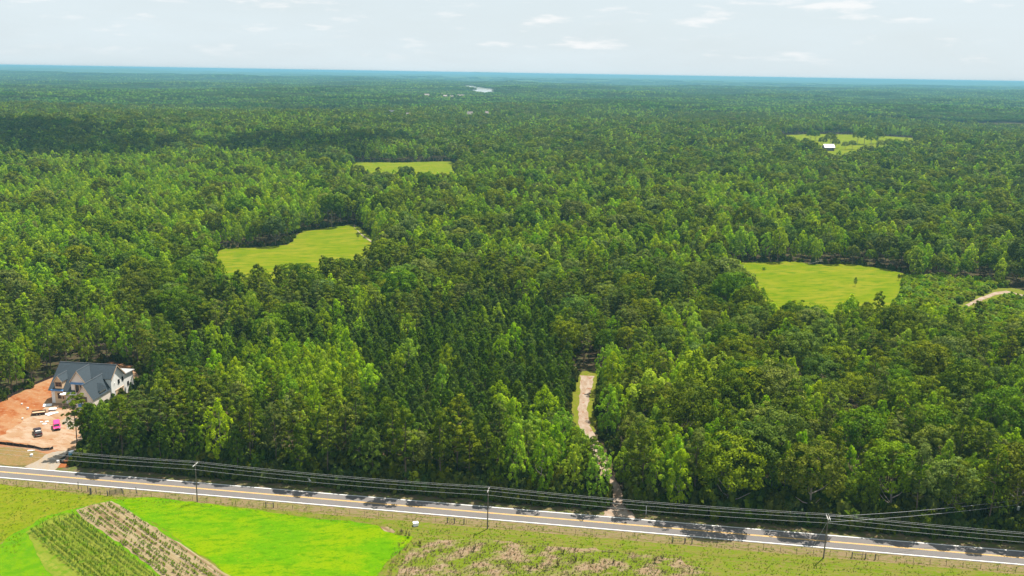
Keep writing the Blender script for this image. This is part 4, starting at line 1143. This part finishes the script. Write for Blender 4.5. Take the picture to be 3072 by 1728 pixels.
def gate():
    a, b = at(327, 1487), at(367, 1479); d = (b - a); L = d.length; 
    o = empty('farm_gate', a, math.atan2(d.y, d.x), 'weathered wooden farm gate between posts above the crop rows', 'gate')
    for i in range(5): MB().box(.1, L - .1, -.03, .03, .2 + i * .27, .32 + i * .27).build('rail', GREYW, o)
    for x in (.12, L / 2, L - .12): MB().box(x - .06, x + .06, -.07, -.03, .15, 1.45).build('stile', GREYW, o)
    for i, (px, py, h, r, lb) in enumerate(((272, 1483, 1.9, .30, 'thick dark stub of a post left of the farm gate'), (323, 1488, 1.6, .17, 'left post of the weathered farm gate'), (368, 1481, 1.5, .13, 'right post of the weathered farm gate'),
              (235, 1467, 2.1, .11, 'tall thin post leftmost of those near the gate'), (264, 1476, 1.8, .13, 'leaning post just left of the thick dark post'), (409, 1480, 1.8, .11, 'tall thin post right of the farm gate'), (390, 1479, 1.2, .08, 'short thin post right of the farm gate'), (301, 1484, 1.0, .08, 'short post between the thick post and the gate'), (289, 1482, 1.1, .08, 'short thin post beside the thick dark post'))):
        p = at(px, py); mm = MB().tube([(0, 0, -.3), (.05, 0, h * .5), (random.uniform(-.1, .1), 0, h)], r, 8, r * .85)
        k = mm.build('fence_post', GREYW); k.location = p; tag(k, lb, 'fence post', 'wooden posts round the farm gate')
gate()
def marker(px, py, h, label, plate=False):
    p = at(px, py)
    o = empty('marker_post', p, RA, label, 'marker post')
    MB().box(-.05, .05, -.05, .05, -.2, h).build('post', SHEETW, o)
    if plate:
        k = MB().box(-.95, .35, -.04, .04, h - .35, h - .1); k.build('arm', SHEETW, o)
        MB().box(-.75, .0, -.1, .1, h - .1, h + .22).build('box', SHEETW, o, .04)
    else:
        MB().box(-.09, .09, -.07, -.05, h - .35, h - .05).build('reflector', STEEL, o)
marker(930, 1458, 1.9, 'white post with an arm on the far verge, middle of the pine row', True)
marker(1703, 1511, 1.6, 'white marker post at the trees left of the dirt track')
marker(1938, 1543, 2.3, 'tall white marker post on the far verge right of the dirt track')
def track_gate():
    a, b = at(1806, 1488), at(1832, 1472); d = b - a; L = d.length
    o = empty('white_gate', a, math.atan2(d.y, d.x), 'white rail gate half hidden at the left of the dirt track mouth', 'gate')
    for i in range(4): MB().box(0, L, -.03, .03, .3 + i * .32, .42 + i * .32).build('rail', SHEETW, o)
    for x in (0, L): MB().box(x - .09, x + .09, -.09, .09, -.2, 1.6).build('post', SHEETW, o)
track_gate()

# ------------------------------------------------------------------ crops and weeds
L_CORN = leaf_mat('corn_leaves', (.050, .110, .004), (.160, .225, .012), .35, .01, .1, .1)
L_BEAN = leaf_mat('bean_leaves', (.07, .13, .006), (.150, .210, .012), .3, .01, .1, .1)
L_WEED = leaf_mat('weed_stalks', (.09, .09, .035), (.18, .14, .07), .2, .02, .15, .2)
L_GRASS = leaf_mat('grass_tufts', (.095, .13, .004), (.17, .18, .02), .3, .02, .1, .2)
def plants(pos, h, w_, n, r, tilt=.5):
    """n blades for each plant, leaning outwards."""
    m = len(pos); c = np.repeat(pos, n, 0); a = r.uniform(0, 6.28, m * n); s = np.repeat(r.uniform(.7, 1.2, m), n)
    out = np.stack([np.cos(a), np.sin(a), 0 * a], 1)
    up = np.array([0, 0, 1.0])
    tl = r.uniform(.3, 1.3, (m * n, 1)) * tilt
    dirv = unit(up + out * tl); side = np.cross(dirv, out) ; side = unit(np.where(np.linalg.norm(side, axis=1, keepdims=True) < 1e-3, [[1, 0, 0]], side))
    L_ = (h * s * r.uniform(.6, 1.1, m * n))[:, None]; W = (w_ * s)[:, None]
    zb = np.zeros((m * n, 3)); zb[:, 2] = r.uniform(0, .45, m * n) * h * s
    b = c + zb; mid = b + dirv * L_ * .55; tip = b + dirv * L_ * .8 + out * L_ * .3
    v = np.stack([b, mid + side * W * .5, tip, mid - side * W * .5], 1).reshape(-1, 3)
    return v, np.arange(4 * m * n).reshape(-1, 4), np.clip(np.repeat(r.uniform(.1, .9, m), n) + r.normal(0, .15, m * n), 0, 1)
def crop_rows():
    r = np.random.default_rng(4)
    ord_ = ['first', 'second', 'third', 'fourth', 'fifth', 'sixth', 'seventh', 'eighth', 'ninth', 'tenth', 'eleventh', 'twelfth', 'thirteenth', 'fourteenth', 'fifteenth', 'sixteenth']
    # corn: rows between the left and right edges of the corn plot
    for nm, A0, A1, B0, B1, n, sp, h, w_, nb, gap, m, what in (
        ('corn_row', (90, 1597), (224, 1549), (40, 1900), (600, 1830), 9, .5, 1.35, .15, 6, .08, L_CORN, 'row of corn'),
        ('bean_row', (236, 1536), (340, 1508), (560, 1800), (800, 1815), 9, .42, .55, .24, 6, .2, L_BEAN, 'row of low bean plants')):
        a0, a1 = at(*A0), at(*A1)
        d = ((at(484, 1735) - at(236, 1548))).normalized()
        for k in range(n):
            s = a0.lerp(a1, k / (n - 1)) + Vector((r.uniform(-.3, .3), r.uniform(-.3, .3), 0)); ln = 62
            t = np.arange(0, ln, sp) + r.uniform(-.15, .15, int(np.ceil(ln / sp)))
            keep = r.uniform(size=len(t)) > gap
            if nm == 'bean_row': keep &= (smooth_noise(t + k * 13, t * .3, 9, 60 + k) > -.6)
            t = t[keep]
            pos = np.stack([s.x + d.x * t + r.normal(0, .07, len(t)), s.y + d.y * t + r.normal(0, .07, len(t)), np.full(len(t), .05)], 1)
            pos -= np.array([s.x, s.y, 0])
            v, f, tn = plants(pos, h * r.uniform(.85, 1.1), w_, nb, r, .3 if nm == 'corn_row' else .6)
            o = link(nm, mesh_np(nm, v, f, m, [('tone', 'FACE', tn)]), None, (s.x, s.y, 0))
            tag(o, '%s %s from the %s' % (ord_[k], what, 'pasture side of the corn' if nm == 'corn_row' else 'corn side on the tilled plot'), 'crop row', 'rows of corn' if nm == 'corn_row' else 'rows of bean plants')
    # bare ridges between the rows of beans
crop_rows()
def scatter_poly(poly, n, r):
    p = np.array(poly); lo, hi = p.min(0), p.max(0); lo[1] = max(lo[1], 172)
    q = r.uniform(lo, hi, (n, 2)); return q[inpoly(poly, q[:, 0], q[:, 1])]
def weeds():
    r = np.random.default_rng(5)
    st = px_poly((1180, 1630), (1560, 1625), (2050, 1672), (2180, 1740), (1150, 1760))
    q = scatter_poly(st, 2600, r); z = np.full((len(q), 1), .05)
    v, f, t = plants(np.hstack([q, z]), .42, .16, 4, r, .9)
    tag(link('stubble_weeds', mesh_np('stubble_weeds', v, f, L_WEED, [('tone', 'FACE', t)])), 'short brown stubble and weeds on the bare pinkish field', 'weeds', None, 'stuff')
    # taller dark weeds, singly
    me = []
    for i in range(3):
        v, f, t = plants(np.array([[0, 0, 0], [.2, .1, 0], [-.2, .15, 0.]]), 1.25, .17, 7, r, .3); me.append(mesh_np('weed', v, f, L_WEED, [('tone', 'FACE', t * .4)]))
    for i, (px, py) in enumerate(((1612, 1705), (1600, 1655), (1590, 1712), (1963, 1688), (1672, 1700), (1640, 1712), (1842, 1690), (1778, 1688), (1725, 1686), (1218, 1606), (1206, 1601), (1228, 1612), (1260, 1635), (1420, 1655), (1985, 1682), (1530, 1700), (1690, 1660))):
        p = at(px, py); o = link('weed', me[i % 3], None, p); o.rotation_euler = (0, 0, i * 1.3); k = r.uniform(.8, 1.3); o.scale = (k, k, k)
        tag(o, 'dark upright weed clump on the pinkish stubble field', 'weed', 'dark weed clumps on the stubble field')
    # grass tufts: verge, pasture, field edges
    V = rp(-160, -RW - .8), rp(150, -RW - .8), rp(150, -RW - 35), rp(-160, -RW - 35)
    q = scatter_poly([(p.x, p.y) for p in V], 22000, r)
    lawn = px_poly((360, 1506), (700, 1530), (1120, 1580), (1200, 1620), (1130, 1728), (1000, 1900), (600, 1900)); crop = px_poly((70, 1600), (345, 1500), (900, 1900), (0, 1900))
    k = ~inpoly(crop, q[:, 0], q[:, 1]) & (~inpoly(lawn, q[:, 0], q[:, 1]) | (r.uniform(size=len(q)) < .12)) & (~inpoly(st, q[:, 0], q[:, 1]) | (r.uniform(size=len(q)) < .8))
    k &= smooth_noise(q[:, 0], q[:, 1] * 1.5, 9, 8) > -.5
    q = q[k]; v, f, t = plants(np.hstack([q, np.full((len(q), 1), .03)]), .24, .20, 4, r, 1.2)
    tag(link('grass_tufts', mesh_np('grass_tufts', v, f, L_GRASS, [('tone', 'FACE', t)])), 'rough grass tufts on the verge and pasture below the road', 'grass', None, 'stuff')
weeds()

# ------------------------------------------------------------------ undergrowth at the foot of the woods, bushes of the shrub field
def undergrowth():
    r = np.random.default_rng(6); it = []
    n = 5200
    s = r.uniform(-140, 190, n); t = np.abs(r.normal(0, 9, n)) + 4.6
    for a, b in zip(s, t):
        p = rp(a, b)
        if bool(inpoly(LOT, np.array([p.x]), np.array([p.y]))[0]) : continue
        it.append((p.x, p.y))
    edges = [LOT] + [CLEAR[k] for k in ('mid_left', 'right', 'upper_middle')]
    for poly in edges:
        for i in range(len(poly)):
            a = np.array(poly[i]); b = np.array(poly[(i + 1) % len(poly)]); L_ = np.hypot(*(b - a))
            for k in range(int(L_ / .8)):
                q = a + (b - a) * r.uniform() + r.normal(0, 2.5, 2); it.append(tuple(q))
    for i in range(len(TRACK) - 1):
        a = np.array(TRACK[i]); b = np.array(TRACK[i + 1]); d = (b - a) / np.hypot(*(b - a)); nn = np.array([d[1], -d[0]])
        for k in range(60):
            q = a + (b - a) * r.uniform() + nn * r.choice([-1, 1]) * (4.2 + abs(r.normal(0, 1.5))); it.append(tuple(q))
    q = np.array(it); k = ~clear_mask(q[:, 0], q[:, 1]); q = q[k]
    zs = terrain(q[:, 0], q[:, 1])
    pts = [(x, y, z - .1, s, s * r.uniform(.8, 1.7), r.uniform(0, 6.28), int(r.integers(3))) for (x, y), z, s in zip(q, zs, r.uniform(.5, 1.15, len(q)) * np.where((q[:, 1] - road_far(q[:, 0]) < 13) & (q[:, 1] - road_far(q[:, 0]) > 5.5) & (q[:, 0] > -118), r.uniform(1.0, 2.1, len(q)), 1.0))]
    forest('undergrowth', pts, UNDER, 'low green undergrowth along the foot of the woods', 'undergrowth')
undergrowth()
def shrub_field():
    r = np.random.default_rng(16); q = scatter_poly(CLEAR['shrubs'], 3200, r); q = q[np.hypot(q[:, 0], q[:, 1]) < 560]
    path = px_poly((2860, 930), (2930, 890), (2985, 866), (3020, 862), (3200, 880), (3200, 912), (3020, 896), (2995, 902), (2960, 918), (2920, 940))
    q = q[~inpoly(path, q[:, 0], q[:, 1])]
    q = q[np.argsort(np.hypot(q[:, 0], q[:, 1]))]
    n = 0; rest = []
    for x, y in q:
        s = r.uniform(.8, 1.6)
        if n < 250 and bool(in_view(x, y, 1.5, 0)):
            n += 1; o = make_tree('shrub', x, y, s, s * r.uniform(.9, 1.5), r.uniform(0, 6.28), 'bright green bush in the thicket right of the right-hand meadow', 'bushes of the thicket right of the right-hand meadow', int(r.integers(3)))
        else: rest.append((x, y, float(terrain(x, y)), s, s, 0, int(r.integers(3))))
    if rest: forest('thicket', rest, [MID['shrub'][i] for i in range(3)], 'mass of bright green bushes at the back of the thicket', 'bushes')
shrub_field()

# ------------------------------------------------------------------ single trees worth naming
def lone(kn, px, py, s, label, var=0, rz=1.0, sz=None, mats=None):
    p = at(px, py); o = make_tree(kn, p.x, p.y, s, sz or s, rz, label, None, var, p.z)
    return o
lone('tall_pine_tree', 233, 1360, .95, 'lone thin pine with sparse branches at the corner of the red clay lot', 1)
lone('tall_pine_tree', 258, 1352, .9, 'thin pine just right of the lone pine at the lot corner', 2)
lone('poplar_tree', 1868, 1466, .78, 'small bright tree leaning over the left of the dirt track mouth', 3, 2.0, .72)
lone('pine_tree', 2565, 859, .42, 'larger of the two small dark conifers in the right-hand meadow', 1, 0, .38)
lone('pine_tree', 2695, 841, .3, 'smaller of the two dark conifers in the right-hand meadow', 2, 0, .28)
lone('pine_tree', 1074, 717, .4, 'small dark conifer alone in the left meadow', 3, 0, .35)
lone('shrub', 2291, 810, .7, 'dark bush near the far left of the right-hand meadow', 1)
for i, (px, py, s) in enumerate(((2075, 1290, 1.25), (2150, 1240, 1.0), (1955, 1330, 1.1))):
    lone('poplar_tree', px, py, 1.75 * s, ('largest yellow-green tree right of the dirt track', 'yellow-green tree up and right of the largest one by the track', 'yellow-green tree left of the largest one beside the dirt track')[i], i, i, 1.28 * s)
L_GREY = mat('dead_grey_wood', (.34, .31, .28), .9, .2, 3)
def snag(px, py, h, label, fallen=False):
    p = at(px, py); r = random.Random(int(px)); m = MB()
    m.tube([(0, 0, -.3), (.2, .1, h * .4), (.1, .3, h * .75), (.4, .2, h)], .2, 7, .06)
    o = empty('dead_tree', p, 0, label, 'dead tree'); m.build('trunk', L_GREY, o)
    for i in range(9):
        z = h * r.uniform(.4, .95); a = r.uniform(0, 6.28); l = r.uniform(1.2, 2.8)
        MB().tube([(.2, .2, z), (.2 + math.cos(a) * l * .5, .2 + math.sin(a) * l * .5, z + .5), (.2 + math.cos(a) * l, .2 + math.sin(a) * l, z + r.uniform(.6, 1.6))], .07, 5, .025).build('limb', L_GREY, o)
    if fallen: o.rotation_euler = (R(70), 0, R(50))
snag(2590, 1500, 14, 'bare grey dead tree standing among the oaks near the road')
snag(2425, 792, 9, 'pale fallen dead tree at the far edge of the right-hand meadow', True)

# ------------------------------------------------------------------ far homes, barn, cloud
def cottage(px, py, w_, d, hw, hr, rz, rm, wm, label, name='far_house', cat='house'):
    p = at(px, py); o = empty(name, (p.x, p.y, p.z), rz, label, cat, 'houses far off in the woods' if name == 'far_house' else None)
    MB().prism([(-d / 2, 0), (d / 2, 0), (d / 2, hw), (0, hw + hr - .3), (-d / 2, hw)], 'x', -w_ / 2, w_ / 2).build('wall', wm, o)
    m = MB(); m.slab([(-w_ / 2 - .6, -d / 2 - .7, hw - .3), (w_ / 2 + .6, -d / 2 - .7, hw - .3), (w_ / 2 + .6, .1, hw + hr), (-w_ / 2 - .6, .1, hw + hr)], .3)
    m.slab([(-w_ / 2 - .6, -.1, hw + hr), (w_ / 2 + .6, -.1, hw + hr), (w_ / 2 + .6, d / 2 + .7, hw - .3), (-w_ / 2 - .6, d / 2 + .7, hw - .3)], .3)
    m.build('roof', rm, o)
    for i in range(3): MB().box(-w_ * .35 + i * w_ * .3, -w_ * .35 + i * w_ * .3 + 1.4, -d / 2 - .06, -d / 2 - .01, 1.2, 2.8).build('window', GLASS, o)
PALE = mat('pale_roof', (.30, .25, .22), .8, .1, .3); GREYR = mat('grey_roof', (.26, .25, .25), .8, .1, .3)
hl = ['pale roofed house leftmost of the far cluster', 'pale roofed house left of centre in the far cluster', 'pale house nearest in the far cluster', 'pale house at the centre of the far cluster', 'pale roofed house rightmost of the far cluster', 'low pale house in front of the far cluster centre', 'grey roofed house among trees above the upper middle meadow', 'tan roofed house right of the grey roofed one', 'pale roofed house up right of the upper middle meadow', 'small pale house rightmost above the upper middle meadow']
for i, (px, py, _) in enumerate(HOMES):
    k = .72 if i < 6 else .5
    cottage(px, py, (26, 34, 20, 26, 40, 18, 26, 16, 24, 14)[i] * k, 16 * k, 13, 7, R((5, -20, 30, 0, 4, 12, -25, 10, 0, 20)[i]), GREYR if i == 6 else PALE, mat('pale_house_wall', (.34, .31, .28), .8), hl[i])
cottage(2484, 452, 15, 11, 5.5, 4.5, R(4), mat('white_metal_roof', (.85, .85, .86), .4), mat('barn_wall', (.12, .10, .09), .9), 'white roofed barn under trees in the upper right meadow', 'barn', 'barn')
CL = ((2490, 440, 1.75, 'dark round tree right behind the white roofed barn'), (2466, 440, 1.2, 'round tree behind the left end of the white roofed barn'), (2506, 446, 1.15, 'round tree behind the right end of the white roofed barn'),
      (2432, 424, 1.5, 'round tree left of the barn at the edge of the upper right meadow'), (2446, 422, 1.3, 'round tree beside the one left of the barn'), (2592, 434, 2.2, 'largest round tree standing in the upper right meadow'),
      (2572, 432, 1.7, 'large round tree at the left of the big meadow clump'), (2632, 432, 1.9, 'large round tree at the right of the big meadow clump'), (2612, 440, 1.7, 'round tree in front of the big meadow clump'),
      (2535, 450, 1.0, 'small round tree just right of the barn'), (2556, 449, 1.1, 'second small round tree right of the barn'), (2640, 450, 1.2, 'small tree below the big clump in the upper right meadow'),
      (2665, 449, 1.3, 'dark tree right below the big clump in the upper right meadow'), (2690, 447, 1.2, 'rightmost small tree below the big clump in the upper right meadow'))
for i, (px, py, s, lb) in enumerate(CL): lone('oak_tree', px, py, s, lb, i % 5, i, s * .85)
def cloud():
    # a fair-weather cloud overhead, out of the picture, whose shadow lies on the far woods at the left
    g = at(120, 420, 10); c = g + SUND * (1900 / SUND.z); m = bpy.data.materials.new('cloud_white'); m.use_nodes = True
    m.node_tree.nodes['Principled BSDF'].inputs['Base Color'].default_value = (.9, .9, .9, 1); m.node_tree.nodes['Principled BSDF'].inputs['Roughness'].default_value = 1
    m.node_tree.nodes['Principled BSDF'].inputs['Alpha'].default_value = .42
    bm = bmesh.new(); r = random.Random(2)
    for i in range(40):
        x = r.uniform(-480, 430); y = r.uniform(-430, 300) * (1 - .75 * (x + 480) / 910); k = r.uniform(70, 140) * (1 - .35 * (x + 480) / 910)
        bmesh.ops.create_icosphere(bm, subdivisions=2, radius=k, matrix=Matrix.Translation((x, y + x * .15, k * .45)) @ Matrix.Diagonal((1.2, 1.0, .6, 1)))
    for v in bm.verts: v.co += Vector((r.uniform(-9, 9), r.uniform(-9, 9), r.uniform(-5, 5)))
    me = bpy.data.meshes.new('cloud'); bm.to_mesh(me); bm.free(); me.materials.append(m)
    o = link('cloud', me, None, c); tag(o, 'white fair-weather cloud above the far woods on the left', 'cloud')
cloud()

# ------------------------------------------------------------------ haze
def haze():
    b = MB().box(-46000, 46000, -300, 62000, -90, H + 4)
    m = bpy.data.materials.new('haze'); m.use_nodes = True; t = m.node_tree; t.nodes.clear()
    o = N(t, 'ShaderNodeOutputMaterial'); v = N(t, 'ShaderNodeVolumePrincipled', inp={'Color': (.22, .50, .66, 1), 'Density': HAZE_DENSITY, 'Anisotropy': 0.0})
    t.links.new(v.outputs[0], o.inputs['Volume'])
    h = b.build('haze', m); h['kind'] = 'stuff'
    return h
haze()
